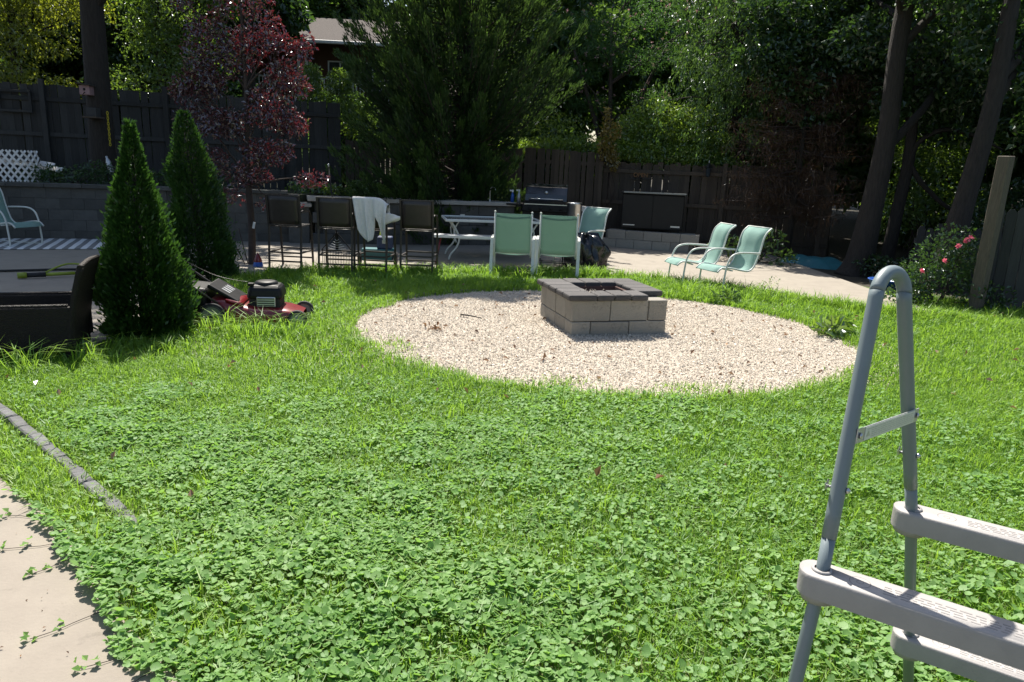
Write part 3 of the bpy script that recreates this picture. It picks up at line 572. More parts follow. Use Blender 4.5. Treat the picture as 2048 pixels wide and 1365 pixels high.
for k, (m, lab) in enumerate((('leafdark', 'dark broadleaf'), ('leaf', 'mid green broadleaf'), ('leaf', 'dense green understorey'))):
    C = ell(30, (0, 0, 5.2 if k < 2 else 3.6), (2.9, 2.6, 4.6) if k < 2 else (2.3, 2.0, 3.3), 1.0, zmin=.7 if k < 2 else .35)
    protos.append(tree('forest_tree', lab, (0, 0, 0), [(0, 0, -.2), (.1, 0, 3), (0, .1, 6), (.1, 0, 8.5)], [.2, .16, .1, .03], C, 21000, m, .24, .15, hang=.3, maxlimbs=16, group='forest trees behind the fences'))
LABS = ['dark broadleaf forest tree among those massed behind the fences', 'mid green forest tree among those massed behind the fences', 'low dense green forest tree among those massed behind the fences']
seen = set()
for x, y, z, s, k in BG:
    o = protos[k] if k not in seen else copy_tree(protos[k]); seen.add(k)
    o.location = (x, y, z); o.rotation_euler = (0, 0, random.uniform(0, 6.28)); o.scale = (s, s, s*random.uniform(.92, 1.08)); o['label'] = LABS[k]; o['group'] = 'forest trees of kind %s behind the fences' % ('dark', 'mid green', 'low')[k]

for nm, lab, bx, r_, zc_ in (('added_shade_tree', 'high-crowned tree added behind the purple plum to shade the wall', (-7.2, 19.3, .9), 3.2, 7.6),):  # added tree: unseen high crown, there to shade the wall and patio
    tree(nm, lab, bx, [(0, 0, -.1), (.05, 0, 3), (0, .1, 6), (.1, 0, 9)], [.2, .17, .13, .04], ell(20, (0, 0, zc_), (r_, r_, 2.0), 1.1, zmin=5.6), 9000, 'leaf', .26, .16, hang=.3, maxlimbs=10, group='trees added behind the fences for shade')
# the two clipped evergreens
def arborvitae(name, label, base, h, rb, n, lean, pw=.72):
    t = thing(name, label, 'conifer', base); seed_ = base[0]*3
    MB().tube([(0, 0, -.05), (lean*.5, 0, h*.5), (lean, 0, h*.9)], [.05, .03, .008], 7).build('trunk', 'bark', t)
    z = rng.random(int(n*1.3))**1.25; prof = lambda q: rb*np.where(q < .16, .80+1.25*q, np.clip(1-(q-.16)/.84, 0, 1)**pw)
    keep = rng.random(len(z)) < prof(z)/rb+.1; z = z[keep]; n = len(z)
    a = rng.uniform(0, 2*np.pi, n)
    bump = 1+.32*(vnoise(a*1.9, z*6+seed_, 1.0, 4)-.5)*2+.15*(vnoise(a*6, z*20, 1, 6)-.5)*2+.10*(vnoise(a*14, z*9, 1, 9)-.5)*2
    rr_ = prof(z)*bump*(1-.5*rng.random(n)**1.8)*(1+.22*(rng.random(n) < .05))+.015
    P = np.stack([rr_*np.cos(a)+lean*z, rr_*np.sin(a), z*h+.03], 1)
    D = np.stack([np.cos(a)*.75, np.sin(a)*.75, np.full(n, .95)], 1)
    Nn = np.stack([-np.sin(a), np.cos(a), rng.normal(0, .4, n)], 1)+rng.normal(size=(n, 3))*.5
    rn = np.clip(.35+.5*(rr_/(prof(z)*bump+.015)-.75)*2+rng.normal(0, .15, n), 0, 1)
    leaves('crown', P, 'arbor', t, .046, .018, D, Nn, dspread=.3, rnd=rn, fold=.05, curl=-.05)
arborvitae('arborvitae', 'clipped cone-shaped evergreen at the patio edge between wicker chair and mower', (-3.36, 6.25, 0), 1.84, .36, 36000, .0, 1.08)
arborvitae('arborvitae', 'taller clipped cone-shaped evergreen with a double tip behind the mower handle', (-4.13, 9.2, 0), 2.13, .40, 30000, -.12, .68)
# shrubs in the borders
shrub('rose_bush', 'dark leafy rose bush with a few pink blooms in front of the timber post', (6.0, 9.9, 0), [(0, 0, .55, .5, .4, .4, 1), (-.35, -.1, .35, .35, .3, .3, .8), (.4, .1, .6, .35, .3, .4, .8), (.1, 0, .9, .35, .3, .25, .5), (-.5, -.2, .15, .3, .3, .15, .4), (.5, -.3, .2, .4, .3, .2, .5)], 2600, 'leafdark', .06, .036, stems=9, up=.2)
rb_ = bpy.data.objects['rose_bush']
for (x, y, z) in ((.05, -.35, .93), (-.02, -.35, .87), (-.2, -.4, .66), (-.48, -.4, .52), (.1, -.35, .98)):
    n = 16; D = unit(rng.normal(size=(n, 3))+np.array([0, -.3, .5])); leaves('flower', np.tile([x, y, z], (n, 1))+rng.normal(size=(n, 3))*.008, 'pink', rb_, .04, .032, D, dspread=.2, curl=-.3)
shrub('border_shrub', 'broad-leaved shrub at the patio edge behind the two lawn chairs', (4.75, 14.0, 0), [(-.5, .2, .35, .3, .25, .25, 1), (0, .1, .3, .3, .25, .25, 1), (.3, 0, .5, .25, .25, .25, .7), (.45, -.3, .18, .3, .25, .15, .7)], 330, 'leaf', .12, .06, stems=8)
shrub('groundcover_plant', 'low weedy plant in the shade below the leaning trunk', (7.0, 12.4, 0), [(0, 0, .2, .5, .4, .2, 1), (.7, .3, .35, .5, .4, .3, 1), (-.4, .5, .2, .4, .3, .2, .7)], 1300, 'leafdark', .07, .04)
shrub('sapling', 'airy light green sapling in front of the house porch', (-5.05, 18.6, .9), [(-.3, 0, 2.9, .3, .3, .25, .6), (.5, 0, 2.75, .4, .3, .3, 1), (.6, 0, 2.2, .5, .3, .4, .9), (-.2, 0, 2.4, .5, .3, .4, .9), (.9, 0, 1.7, .5, .3, .35, .9)], 4200, 'leafbright', .08, .04, cat='sapling', stems=9)
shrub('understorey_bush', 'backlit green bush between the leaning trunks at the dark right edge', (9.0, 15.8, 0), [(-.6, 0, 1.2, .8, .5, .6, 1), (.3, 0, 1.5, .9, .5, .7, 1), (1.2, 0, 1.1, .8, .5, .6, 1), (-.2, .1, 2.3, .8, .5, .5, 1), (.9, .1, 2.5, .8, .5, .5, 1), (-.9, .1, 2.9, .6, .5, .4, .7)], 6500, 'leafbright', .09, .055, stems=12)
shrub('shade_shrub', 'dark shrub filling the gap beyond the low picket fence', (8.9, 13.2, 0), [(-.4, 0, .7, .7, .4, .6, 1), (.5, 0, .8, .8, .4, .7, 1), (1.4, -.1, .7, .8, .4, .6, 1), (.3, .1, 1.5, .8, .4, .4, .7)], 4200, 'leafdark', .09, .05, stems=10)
shrub('terrace_shrub', 'yellow-green leafy plant on the terrace behind the bar stools', (-4.5, 15.2, .97), [(0, 0, .12, .5, .25, .12, 1), (.5, 0, .1, .3, .2, .1, .7), (1.1, .1, .16, .3, .2, .14, .8)], 700, 'leafbright', .07, .045, stems=4)
shrub('terrace_weeds', 'dark weedy growth on the terrace beside the lattice', (-8.9, 13.5, .97), [(0, 0, .2, .6, .25, .2, 1), (.8, .3, .25, .6, .25, .25, 1), (1.8, .6, .2, .7, .3, .2, 1), (2.7, .8, .25, .6, .3, .2, .8)], 2200, 'leafdark', .08, .03, stems=12)
shrub('lily_clump', 'small light green leafy clump beside the juniper behind the counter', (-3.05, 15.1, 0), [(0, 0, 1.05, .28, .2, .25, 1), (.1, 0, .8, .25, .2, .25, .6)], 420, 'leafbright', .07, .04, stems=4)
# ================================================================ LAWN PLANTS
def frustum_xy(n, y0, y1, margin=.6):
    y = np.sqrt(rng.uniform(y0*y0, y1*y1, n)); k = .80*y+margin; return rng.uniform(-1, 1, n)*k, y
def segdist(x, y, P):
    d = np.full(len(x), 9.)
    for (x1, y1), (x2, y2) in zip(P[:-1], P[1:]):
        t = np.clip(((x-x1)*(x2-x1)+(y-y1)*(y2-y1))/((x2-x1)**2+(y2-y1)**2), 0, 1); d = np.minimum(d, np.hypot(x-x1-t*(x2-x1), y-y1-t*(y2-y1)))
    return d
def lawn_ok(x, y, edge=0.):
    ok = ~inpoly(x, y, PATIO) & ~inpoly(x, y, PATHP) & (gdist(x, y) > 1.0-edge)
    ok &= segdist(x, y, [(-4.3, 5.0), (-3.2, 4.14), (-2.5, 3.55), (-1.98, 3.1)]) > .046*(-.1+1.6*fbm(x, y, 5, 91))
    ok &= (y < 12.0) & (y < 10.9-.42*np.clip(x-4.6, 0, 10)*.9)
    return ok
def clover_mask(x, y):
    n1 = fbm(x, y, 1.1, 3); n2 = fbm(x, y, 3.5, 8)
    near = 1-sstep(3.9, 5.2, y+1.6*(n1-.5)-.25*np.clip(x, -2, 1)); m = near*(1-.80*sstep(-.1, 1.1, x+1.8*(n1-.5)))
    m = np.maximum(m, .5*sstep(.52, .68, n1)*(1-sstep(4.8, 6.2, y))*(1-.5*sstep(1, 2.5, x)))
    strip = sstep(.0, .25, (x+3.2)*.65+(y-4.14)*.76+.0)     # bare of clover left of the edging stones
    return np.clip(m*np.where(y > 2.8, .05+.95*strip, 1)*(.2+1.2*sstep(.3, .6, n2)), 0, 1)
def blades(x, y, h, w, bend, lean_az=None):
    n = len(x); az = rng.uniform(0, 2*np.pi, n) if lean_az is None else lean_az; t = az+np.pi/2+rng.normal(0, .4, n)
    B = np.stack([x, y, np.full(n, .0)], 1); dr = np.stack([np.cos(az), np.sin(az), 0*az], 1); sd_ = np.stack([np.cos(t), np.sin(t), 0*t], 1)
    z = np.array([0, 0, 1.])
    h = h[:, None]; w = w[:, None]; bend = bend[:, None]
    m1 = B+z*h*.55+dr*h*bend*.28; tip = B+z*h*(1-.35*bend)+dr*h*bend*.95
    V = np.stack([B-sd_*w*.5, B+sd_*w*.5, m1+sd_*w*.42, m1-sd_*w*.42, tip], 1).reshape(-1, 3); i = 5*np.arange(n)[:, None]
    return V, i+np.array([0, 1, 2, 3]), i+np.array([3, 2, 4])
GV, GQ, GT, GR = [], [], [], []; off = 0
def push(V, Q, T_, rn):
    global off
    GV.append(V); GQ.append(Q+off); GT.append(T_+off); GR.append(np.repeat(rn, 5)); off += len(V)
# main turf
x, y = frustum_xy(400000, 1.5, 11.9); ok = lawn_ok(x, y, .035); x, y = x[ok], y[ok]
cm_ = clover_mask(x, y); keep = rng.random(len(x)) < (1-.80*cm_)*np.where(y < 5, 1.0, .80)*(.55+.75*fbm(x, y, 2.2, 12)); x, y, cm_ = x[keep], y[keep], cm_[keep]
n = len(x); g = gdist(x, y); tall = fbm(x, y, 1.3, 21)
edgeb = np.exp(-((g-1.0)/.06)**2)*.5; back = sstep(8.3, 10.6, y)
h_ = (.045+.055*tall+.06*back*tall+.05*edgeb*rng.random(n))*rng.uniform(.5, 1.35, n); h_ *= np.where(cm_ > .4, 1.1, 1)
wd = (.0042+.00062*y)*rng.uniform(.7, 1.4, n)
pat = fbm(x, y, .8, 31); strip = 1-sstep(-.1, .25, (x+3.2)*.65+(y-4.14)*.76)
rn = np.clip(.08+.75*(pat-.2)+.4*strip*(x < -1)+.16*sstep(.8, 2.5, x)*(y < 6)+rng.normal(0, .22, n), 0, 1)
push(*blades(x, y, h_, wd, rng.uniform(.15, 1.0, n)), rn)
# finer blades between the clover close by
x, y = frustum_xy(170000, 1.5, 5.4); ok = lawn_ok(x, y); x, y = x[ok], y[ok]; cm_ = clover_mask(x, y)
keep = rng.random(len(x)) < (.35+.65*(1-cm_))*(.4+.8*fbm(x, y, 2.8, 14)); x, y, cm_ = x[keep], y[keep], cm_[keep]; n = len(x)
strip = 1-sstep(-.1, .25, (x+3.2)*.65+(y-4.14)*.76)
push(*blades(x, y, (.05+.06*fbm(x, y, 1.7, 22)+.02*cm_)*rng.uniform(.5, 1.25, n), .0046*rng.uniform(.7, 1.5, n), rng.uniform(.2, 1.25, n)), np.clip(.15+.7*(fbm(x, y, .8, 31)-.2)+.45*strip*(x < -1)+rng.normal(0, .2, n), 0, 1))
# long tufts
def tufts(cx, cy, per, hmin, hmax, spread, w=.007, b=(.3, 1.1)):
    m_ = len(cx); x = np.repeat(cx, per)+rng.normal(0, spread, m_*per); y = np.repeat(cy, per)+rng.normal(0, spread, m_*per); n = len(x)
    az = np.arctan2(y-np.repeat(cy, per), x-np.repeat(cx, per))+rng.normal(0, .6, n)
    push(*blades(x, y, rng.uniform(hmin, hmax, n)*np.repeat(rng.uniform(.7, 1.15, m_), per), w*(.7+.07*y)*rng.uniform(.7, 1.3, n), rng.uniform(*b, n), az), np.clip(rng.normal(.55, .2, n)+np.repeat(rng.normal(0, .15, m_), per), 0, 1))
x, y = frustum_xy(3200, 2.2, 11.6); ok = lawn_ok(x, y); x, y = x[ok], y[ok]; k = rng.random(len(x)) < np.where(y < 5, .42, .55); tufts(x[k], y[k], 12, .08, .2, .022)
# shaggy fringes along the patio and the gravel bed
pp = np.array(PATIO[2:18]); tt = rng.uniform(0, len(pp)-1.01, 900); i0 = tt.astype(int); f = (tt-i0)[:, None]; q = pp[i0]*(1-f)+pp[i0+1]*f
q = q+np.stack([rng.normal(0, .10, 900), -np.abs(rng.normal(.02, .16, 900))], 1); ok = ~inpoly(q[:, 0], q[:, 1], PATIO) & (q[:, 1] > 8.0) & (gdist(q[:, 0], q[:, 1]) > 1); tufts(q[ok, 0], q[ok, 1], 16, .08, .24, .03)
a = rng.uniform(0, 2*np.pi, 420); k = 1.01+np.abs(rng.normal(0, .02, 420)); tufts(GC[0]+GRX*k*np.cos(a), GC[1]+GRY*k*np.sin(a), 11, .06, .17, .025)
a = np.concatenate([rng.uniform(R(190), R(325), 60), rng.normal(R(283), R(5), 30), rng.normal(R(258), R(3), 20), rng.normal(R(212), R(4), 22)]); k = np.concatenate([rng.uniform(.93, .99, 60), rng.uniform(.84, .92, 72)]); tufts(GC[0]+GRX*k*np.cos(a), GC[1]+GRY*k*np.sin(a), 9, .03, .09, .04)
lx = np.array([-3.9, -3.55, -3.75, -4.1, -3.35, -3.6, -3.3, -3.95, -2.35, -2.3, -2.05, -2.5, -2.9, -2.75, -2.6, -2.2, 2.75, 3.05, 3.3, 3.0, 2.6, 3.5, 3.25, -3.0, -2.2, -.5, -.2, .3, .6, .1, .9, 1.2])
ly = np.array([4.95, 5.0, 4.75, 5.05, 5.2, 4.85, 5.35, 4.6, 6.3, 6.45, 6.35, 6.25, 6.5, 6.48, 6.45, 6.55, 9.9, 9.7, 10.1, 10.2, 10.3, 9.8, 9.6, 10.3, 10.4, 10.6, 10.7, 10.7, 10.8, 10.5, 10.8, 10.9])
tufts(lx, ly, 34, .14, .36, .05, .008, (.5, 1.5))
lx = np.linspace(2.3, 4.6, 40)+rng.normal(0, .12, 40); ly = 9.55-.25*np.abs(lx-2.8)+rng.normal(0, .2, 40); k = (gdist(lx, ly) > 1.02); tufts(lx[k], ly[k], 26, .1, .26, .05)
lx = rng.uniform(2.3, 4.3, 60); ly = rng.uniform(9.6, 10.5, 60)-.3*np.abs(lx-3); k = lawn_ok(lx, ly); tufts(lx[k], ly[k], 26, .12, .30, .05)
lx = rng.uniform(4.3, 7.0, 90); ly = 9.4-.9*(lx-4.3)*.8+rng.normal(0, .25, 90); k = lawn_ok(lx, ly); tufts(lx[k], ly[k], 22, .08, .2, .05)
V = np.concatenate(GV); tag(obj('grass', npmesh('grass', V, [np.concatenate(GQ), np.concatenate(GT)], 'grass', np.concatenate(GR))), 'shaggy green lawn grass around the gravel bed', 'grass', kind='stuff')
# clover / ground ivy: round cupped leaves in mounds
x, y = frustum_xy(350000, 1.45, 7.0, .5); x = np.concatenate([x, rng.uniform(-2.6, -.4, 9000)]); y = np.concatenate([y, rng.uniform(1.5, 3.2, 9000)])
d_path = (x+1.72)*.70+(y-2.40)*.71; spill = inpoly(x, y, PATHP) & (d_path > .03+.14*(fbm(x, y, 5, 40)-.5)) & (y < 3.0)
ok = (lawn_ok(x, y, .0) | spill); x, y, spill = x[ok], y[ok], spill[ok]
keep = rng.random(len(x)) < np.where(spill, .8, clover_mask(x, y))*.80; x, y = x[keep], y[keep]; n = len(x)
mound = fbm(x, y, 4.5, 51); zz = .03+.07*mound*rng.uniform(.65, 1.0, n); rad = (.0052+.0098*rng.random(n)**1.5)*(.85+.3*mound)*(1+.22*(1-sstep(2.2, 3.4, y)))
K = 8; ang = np.linspace(.1, 2*np.pi-.1, K)[None]+rng.uniform(0, 2*np.pi, n)[:, None]
rr_ = rad[:, None]*(1+.05*rng.normal(size=(n, K))); rr_[:, 0] *= .8; rr_[:, -1] *= .8; tx, ty = rng.normal(0, .4, n)[:, None], rng.normal(-.1, .4, n)[:, None]
px, py = rr_*np.cos(ang), rr_*np.sin(ang)
rim = np.stack([x[:, None]+px, y[:, None]+py, zz[:, None]+px*tx+py*ty+rad[:, None]*rng.uniform(.0, .42, n)[:, None]*rng.uniform(.6, 1.4, (n, K))], 2)
ctr = np.stack([x, y, zz], 1)[:, None]
V = np.concatenate([ctr, rim], 1).reshape(-1, 3); base = (K+1)*np.arange(n)[:, None, None]
F = np.array([(0, i+1, i+2) for i in range(K-1)])[None]+base
rn = np.clip(-.12+.65*fbm(x, y, 2.0, 60)+.6*fbm(x, y, .7, 61)+rng.normal(0, .22, n), 0, 1)  # broad patches of light and shade over the lawn painted into leaf colour
print('clover', n, 'grass blades', off//5)
tag(obj('clover', npmesh('clover', V, [F.reshape(-1, 3)], 'clover', np.repeat(rn, K+1), smooth=True)), 'dense round-leaved ground ivy covering the near lawn', 'ground cover', kind='stuff')
# runners creeping over the walk
b = MB()
for (x0_, y0_, dx_, dy_) in ((-1.86, 2.58, -.16, -.05), (-1.72, 2.48, -.08, -.12), (-1.44, 2.12, -.11, -.12), (-1.22, 1.93, -.1, -.06), (-2.06, 2.8, -.14, .0), (-1.1, 1.85, -.04, -.1)):
    b.tube([(x0_+.12, y0_+.1, .05), (x0_, y0_, .036), (x0_+dx_*.6+.012, y0_+dy_*.6, .037), (x0_+dx_, y0_+dy_, .036)], .0013, 4, 3)
tag(b.build('runners', 'twig'), 'thin brown creeping stems reaching onto the concrete walk', 'ground cover', kind='stuff')
P = np.array([(-2.02, 2.53, .045), (-1.95, 2.55, .045), (-1.8, 2.36, .045), (-1.76, 2.42, .045), (-1.55, 2.0, .045), (-1.5, 2.06, .045), (-1.32, 1.87, .045), (-1.27, 1.9, .045), (-2.2, 2.8, .045), (-1.14, 1.75, .045)])
P = np.repeat(P, 4, 0)+rng.normal(0, .012, (40, 3))*np.array([1, 1, .2]); leaves('runner_leaves', P, 'clover', None, .026, .022, np.tile([0, 0, .15], (40, 1)), np.tile([0, 0, 1.], (40, 1)), dspread=1.)
tag(bpy.data.objects['runner_leaves'], 'tiny green leaves along stems creeping over the concrete walk', 'ground cover', kind='stuff')
# fallen leaves
a = rng.uniform(0, 6.28, 150); r = np.sqrt(rng.random(150))*.93; X = GC[0]+GRX*r*np.cos(a); Y = GC[1]+GRY*r*np.sin(a)
X2, Y2 = frustum_xy(130, 3, 9.5); ok = lawn_ok(X2, Y2); X2, Y2 = X2[ok], Y2[ok]
cl = rng.normal(0, .045, (26, 2))+np.array([-.78, 6.87]); px_, py_ = rng.uniform(-2.6, -1.0, 160), rng.uniform(1.5, 2.9, 160); kk = inpoly(px_, py_, PATHP) & (rng.random(160) < .5)
leaves('path_debris', np.stack([px_[kk], py_[kk], np.full(kk.sum(), .036)], 1), 'dryleaf', None, .012, .006, np.tile([0, 0, .05], (kk.sum(), 1)), np.tile([0, 0, 1.], (kk.sum(), 1)), dspread=1.); tag(bpy.data.objects['path_debris'], 'tiny brown leaf crumbs scattered on the concrete walk', 'debris', kind='stuff')
P = np.concatenate([np.stack([X, Y, np.full(150, .034)], 1), np.stack([X2, Y2, np.full(len(X2), .085)], 1), np.c_[cl, np.full(26, .04)]]); n = len(P)
leaves('fallen_leaves', P, 'dryleaf', None, .052, .03, np.tile([0, 0, .05], (n, 1)), np.tile([0, 0, 1.], (n, 1))+rng.normal(size=(n, 3))*.5, dspread=1., fold=.35)
tag(bpy.data.objects['fallen_leaves'], 'scattered dry brown leaves on the gravel and lawn', 'leaves', kind='stuff')
st = MB().tube([(-.58, 7.60, .04), (-.48, 7.53, .045), (-.34, 7.46, .038)], [.009, .008, .005], 6, 3).build('stick', 'bark'); tag(st, 'thin bare stick lying on the pale gravel', 'stick')
shrub('weed_plant', 'small dark weed clump at the far edge of the gravel', (2.75, 9.15, 0), [(0, 0, .08, .16, .12, .07, 1), (.15, .05, .1, .12, .1, .08, .7)], 130, 'leaf', .1, .03, cat='weed', stems=4, sr=.004)
shrub('seeding_weed', 'tall wiry seeding weed at the lawn edge beside the path', (3.35, 9.2, 0), [(0, 0, .26, .1, .1, .12, 1), (.06, 0, .34, .08, .08, .06, .6)], 70, 'leafbright', .03, .014, cat='weed', stems=3, sr=.003)
shrub('dock_weed', 'bright broad-leaved weed at the gravel edge beside the ladder rail', (3.4, 7.35, 0), [(0, 0, .1, .16, .14, .07, 1), (.14, .12, .12, .12, .12, .07, .7)], 90, 'leafbright', .14, .06, cat='weed', stems=4, sr=.004)

# ================================================================ FIRE PIT
pit = thing('fire_pit', 'square concrete block fire pit with dark paver coping on the gravel', 'fire pit', (PIT_C[0], PIT_C[1], 0), PIT_A); pit.scale = (1.05, 1.05, 1.1)
def blk(l): return MB().box((0, 0, 0), (l-.007, .196, .191)).mesh('block', 'block', .007, 2)
B4, B2, B3 = blk(.4), blk(.2), blk(.3)
def course(z, flip):
    # front, back rows full width, side rows between them
    rows = [(.4, .4, .2), (.2, .4, .4)][flip]
    for yy in (-.4, .4):
        x = -.5
        for l in rows:
            obj('block', {.4: B4, .2: B2}[l], pit, (x+l/2, yy+random.uniform(-.009, .009), z+random.uniform(-.002, .002)), (random.uniform(-.008, .008), 0, random.uniform(-.014, .014))); x += l
    for xx in (-.4, .4):
        for j in (-.15, .15): obj('block', B3, pit, (xx+random.uniform(-.004, .004), j, z), (0, 0, R(90)))
course(.045, 1); course(.241, 0)
def coping(w, l): return MB().box((0, 0, 0), (w, l, .056)).mesh('coping_paver', 'cap', .016, 2)
c27 = coping(.285, .203); c16 = coping(.172, .285); zc = .368
for i in range(5): obj('coping_paver', c27, pit, (-.405+random.uniform(-.006, .006), -.43+i*.209, zc+random.uniform(-.001, .002)), (0, 0, random.uniform(-.01, .01)))
for i in range(3): obj('coping_paver', c16, pit, (-.17+i*.178, -.395+random.uniform(-.006, .006), zc+random.uniform(-.001, .002)), (0, 0, random.uniform(-.015, .015)))
for i in range(4): obj('coping_paver', c27, pit, (.4+random.uniform(-.006, .006), -.2+i*.209, zc), (0, 0, random.uniform(-.01, .01)))
for i in range(3): obj('coping_paver', c16, pit, (-.17+i*.178, .395, zc), (0, 0, random.uniform(-.015, .015)))
for (x, y, sx, sy) in ((0, -.262, .52, .03), (0, .262, .52, .03), (-.262, 0, .03, .494), (.262, 0, .03, .494)): MB().box((x, y, .163), (sx, sy, .385)).build('fire_liner', 'firebrick', pit, .004)
MB().box((0, 0, .03), (.54, .54, .06)).build('ash_bed', 'litter', pit)

P = np.stack([rng.normal(-.22, .07, 30), rng.normal(-.33, .05, 30), np.full(30, .398)], 1); leaves('ash_flakes', P, 'stone', pit, .022, .014, np.tile([0, 0, .05], (30, 1)), np.tile([0, 0, 1.], (30, 1)), dspread=1., fold=.2)
bpy.data.objects['ash_flakes']['kind'] = 'stuff'
# ================================================================ POOL LADDER
ld = thing('pool_ladder', 'grey metal A-frame pool ladder with pale plastic steps standing in the grass', 'ladder', (0, 0, 0))
LA2, LAP, LB2 = (0.782, 1.502, 1.367), (0.832, 1.541, 1.419), (0.869, 1.546, 1.358)
U = Vector((.835, -.55, 0)).normalized()
def rail_pts(o): 
    A0 = Vector((.500, 1.115, .0)); A1 = Vector((.691, 1.36, .79)); A2 = Vector(LA2); AP = Vector(LAP); B2_ = Vector(LB2); B1 = Vector((1.05, 1.665, .79)); B0 = Vector((1.26, 1.82, 0))
    return [p+U*o for p in (A0, A1, A2, AP, B2_, B1, B0)]
for o_ in (0, .60):
    A0, A1, A2, AP, B2_, B1, B0 = rail_pts(o_)
    seamA = A1.lerp(A2, .09*0+.12); seamB = B1.lerp(B2_, .13)
    mid_ = (A2+B2_)*.5; hv_ = (B2_-A2)*.5; ris = AP-mid_; arc_ = [mid_-hv_*math.cos(a_)*(1 if 1 else 0)+ris*math.sin(a_) for a_ in np.linspace(.12, math.pi-.12, 11)]
    MB().tube([seamA, A1.lerp(A2, .35), A1.lerp(A2, .7), A2]+arc_+[B2_, B1.lerp(B2_, .7), B1.lerp(B2_, .35), seamB], .0156, 16, 2).build('handrail', 'ladder', ld)
    MB().tube([A0, A1, seamA+(A2-A1)*.01], .0143, 16).build('leg', 'ladder', ld)
    MB().tube([B0, B1, seamB+(B2_-B1)*.01], .0143, 16).build('leg', 'ladder', ld)
    # wing nuts and bolts
    for q, dirn in ((A1.lerp(A2, .30), 1), (B1.lerp(B2_, .30), 1)):
        MB().tube([q-U*.028, q+U*.024], .0035, 8).build('bolt', 'steel', ld)
        MB().lathe([(0, 0), (.007, 0), (.007, .004), (.003, .007), (0, .007)], 10, (0, 0, 0), 'X').build('bolt_head', 'steel', ld, loc=q+U*.016, rot=(0, 0, math.atan2(U.y, U.x)))
        MB().box((0, 0, 0), (.006, .012, .012)).box((0, .010, .003), (.004, .013, .016)).box((0, -.010, .003), (.004, .013, .016)).build('wing_nut', 'steel', ld, .002, loc=q-U*.024, rot=(0, 0, math.atan2(U.y, U.x)))
    # warning strap
    pa, pb = A1.lerp(A2, .50)+U*.019, B1.lerp(B2_, .50)+U*.019
    d = (pb-pa); sp = MB()
    upv = Vector((0, 0, 1)); upv = (upv-d.normalized()*upv.dot(d.normalized())).normalized()
    def strap(t0, t1, hw, outn, name, m_, thick=.002):
        a_, c_ = pa.lerp(pb, t0)+U*outn, pa.lerp(pb, t1)+U*outn
        V = [a_-upv*hw, c_-upv*hw, c_+upv*hw, a_+upv*hw]; V2 = [v-U*thick for v in V]
        return MB().add(V+V2, [(0, 1, 2, 3), (7, 6, 5, 4), (0, 4, 5, 1), (1, 5, 6, 2), (2, 6, 7, 3), (3, 7, 4, 0)]).build(name, m_, ld)
    strap(-.02, 1.02, .0165, 0, 'brace_strap', 'galv')
    lb_ = strap(.09, .93, .0118, -.0030, 'warning_label', 'white', .001) if False else strap(.09, .93, .0148, .0014, 'warning_label', 'white_metal', .001)
    for t_ in (.015, .985): MB().lathe([(0, 0), (.007, 0), (.006, .004), (0, .005)], 12, (0, 0, 0), 'X').build('rivet', 'steel', ld, loc=pa.lerp(pb, t_)+U*.001, rot=(0, 0, math.atan2(U.y, U.x)))
    # print on the label: black warning triangle and rows of fine lines
    for sgn in (1,):
        pr = MB(); f_ = lambda t_, h: pa.lerp(pb, t_)+upv*h+U*.0019
        pr.add([f_(.11, -.007), f_(.17, -.007), f_(.14, .007)], [(0, 1, 2)])
        for row in range(5):
            t_ = .19 if row < 4 else .12
            while t_ < .9:
                wl = random.uniform(.02, .07); hh = -.0105+row*.0048
                pr.add([f_(t_, hh), f_(min(t_+wl, .91), hh), f_(min(t_+wl, .91), hh+.0016), f_(t_, hh+.0016)], [(0, 1, 2, 3)]); t_ += wl+.012
        pr.build('label_print', 'galv', ld)
def step(p0, name='step'):
    """hollow moulded tread: stadium outline, thicker sockets at the rail ends"""
    t = MB(); Vd = Vector((-U.y, U.x, 0)); L_ = .60; hw = .040
    out = []
    for k in range(9): a = math.pi/2+math.pi*k/8; out.append((-.012+hw*.82*math.cos(a), hw*math.sin(a)))
    for k in range(9): a = -math.pi/2+math.pi*k/8; out.append((L_+.012+hw*.82*math.cos(a), hw*math.sin(a)))
    n = len(out); lv = [(.90, .025), (.965, .0225), (1, .016), (1.03, -.025)]
    V = [(x*(1) if 0 else (x if s_ == 1 else (x+(s_-1)*(-.03 if x < .3 else .03)/hw*hw*.0)), y*s_, z) for s_, z in lv for x, y in out]
    F = [tuple(range(n))]+[(i*n+j, (i+1)*n+j, (i+1)*n+(j+1) % n, i*n+(j+1) % n) for i in range(len(lv)-1) for j in range(n)]
    t.add(V, F, True)
    o = t.build(name, 'step', ld, loc=p0, rot=(0, 0, math.atan2(U.y, U.x)))
    for xe in (0, L_):
        s = MB(); o2 = []
        for k in range(18): a = 2*math.pi*k/18; o2.append((math.cos(a)*.037, math.sin(a)*.040))
        s.add([(x, y, -.025) for x, y in o2]+[(x, y, -.038) for x, y in o2], [tuple(range(18, 36))]+[(j, 18+j, 18+(j+1) % 18, (j+1) % 18) for j in range(18)], True).build('socket', 'step', o, loc=(xe, 0, 0))
        MB().lathe([(.0155, .023), (.0215, .023), (.0205, .0295), (.0155, .0295)], 18).build('collar', 'step', o, loc=(xe, 0, 0))
    e_ = MB()
    for row in range(4):
        x = .12
        while x < .47:
            wl = random.uniform(.008, .026); e_.box((x+wl/2, -.016+row*.0095, .0250), (wl, .0034, .0012)); x += wl+.006
    for xc in (.075, .525): e_.lathe([(.019, .0248), (.0205, .0258), (.022, .0248)], 18, (xc, 0, 0)).lathe([(.006, .0248), (.007, .0258), (.008, .0248)], 10, (xc, 0, 0))
    e_.build('moulded_lettering', 'emboss', o)
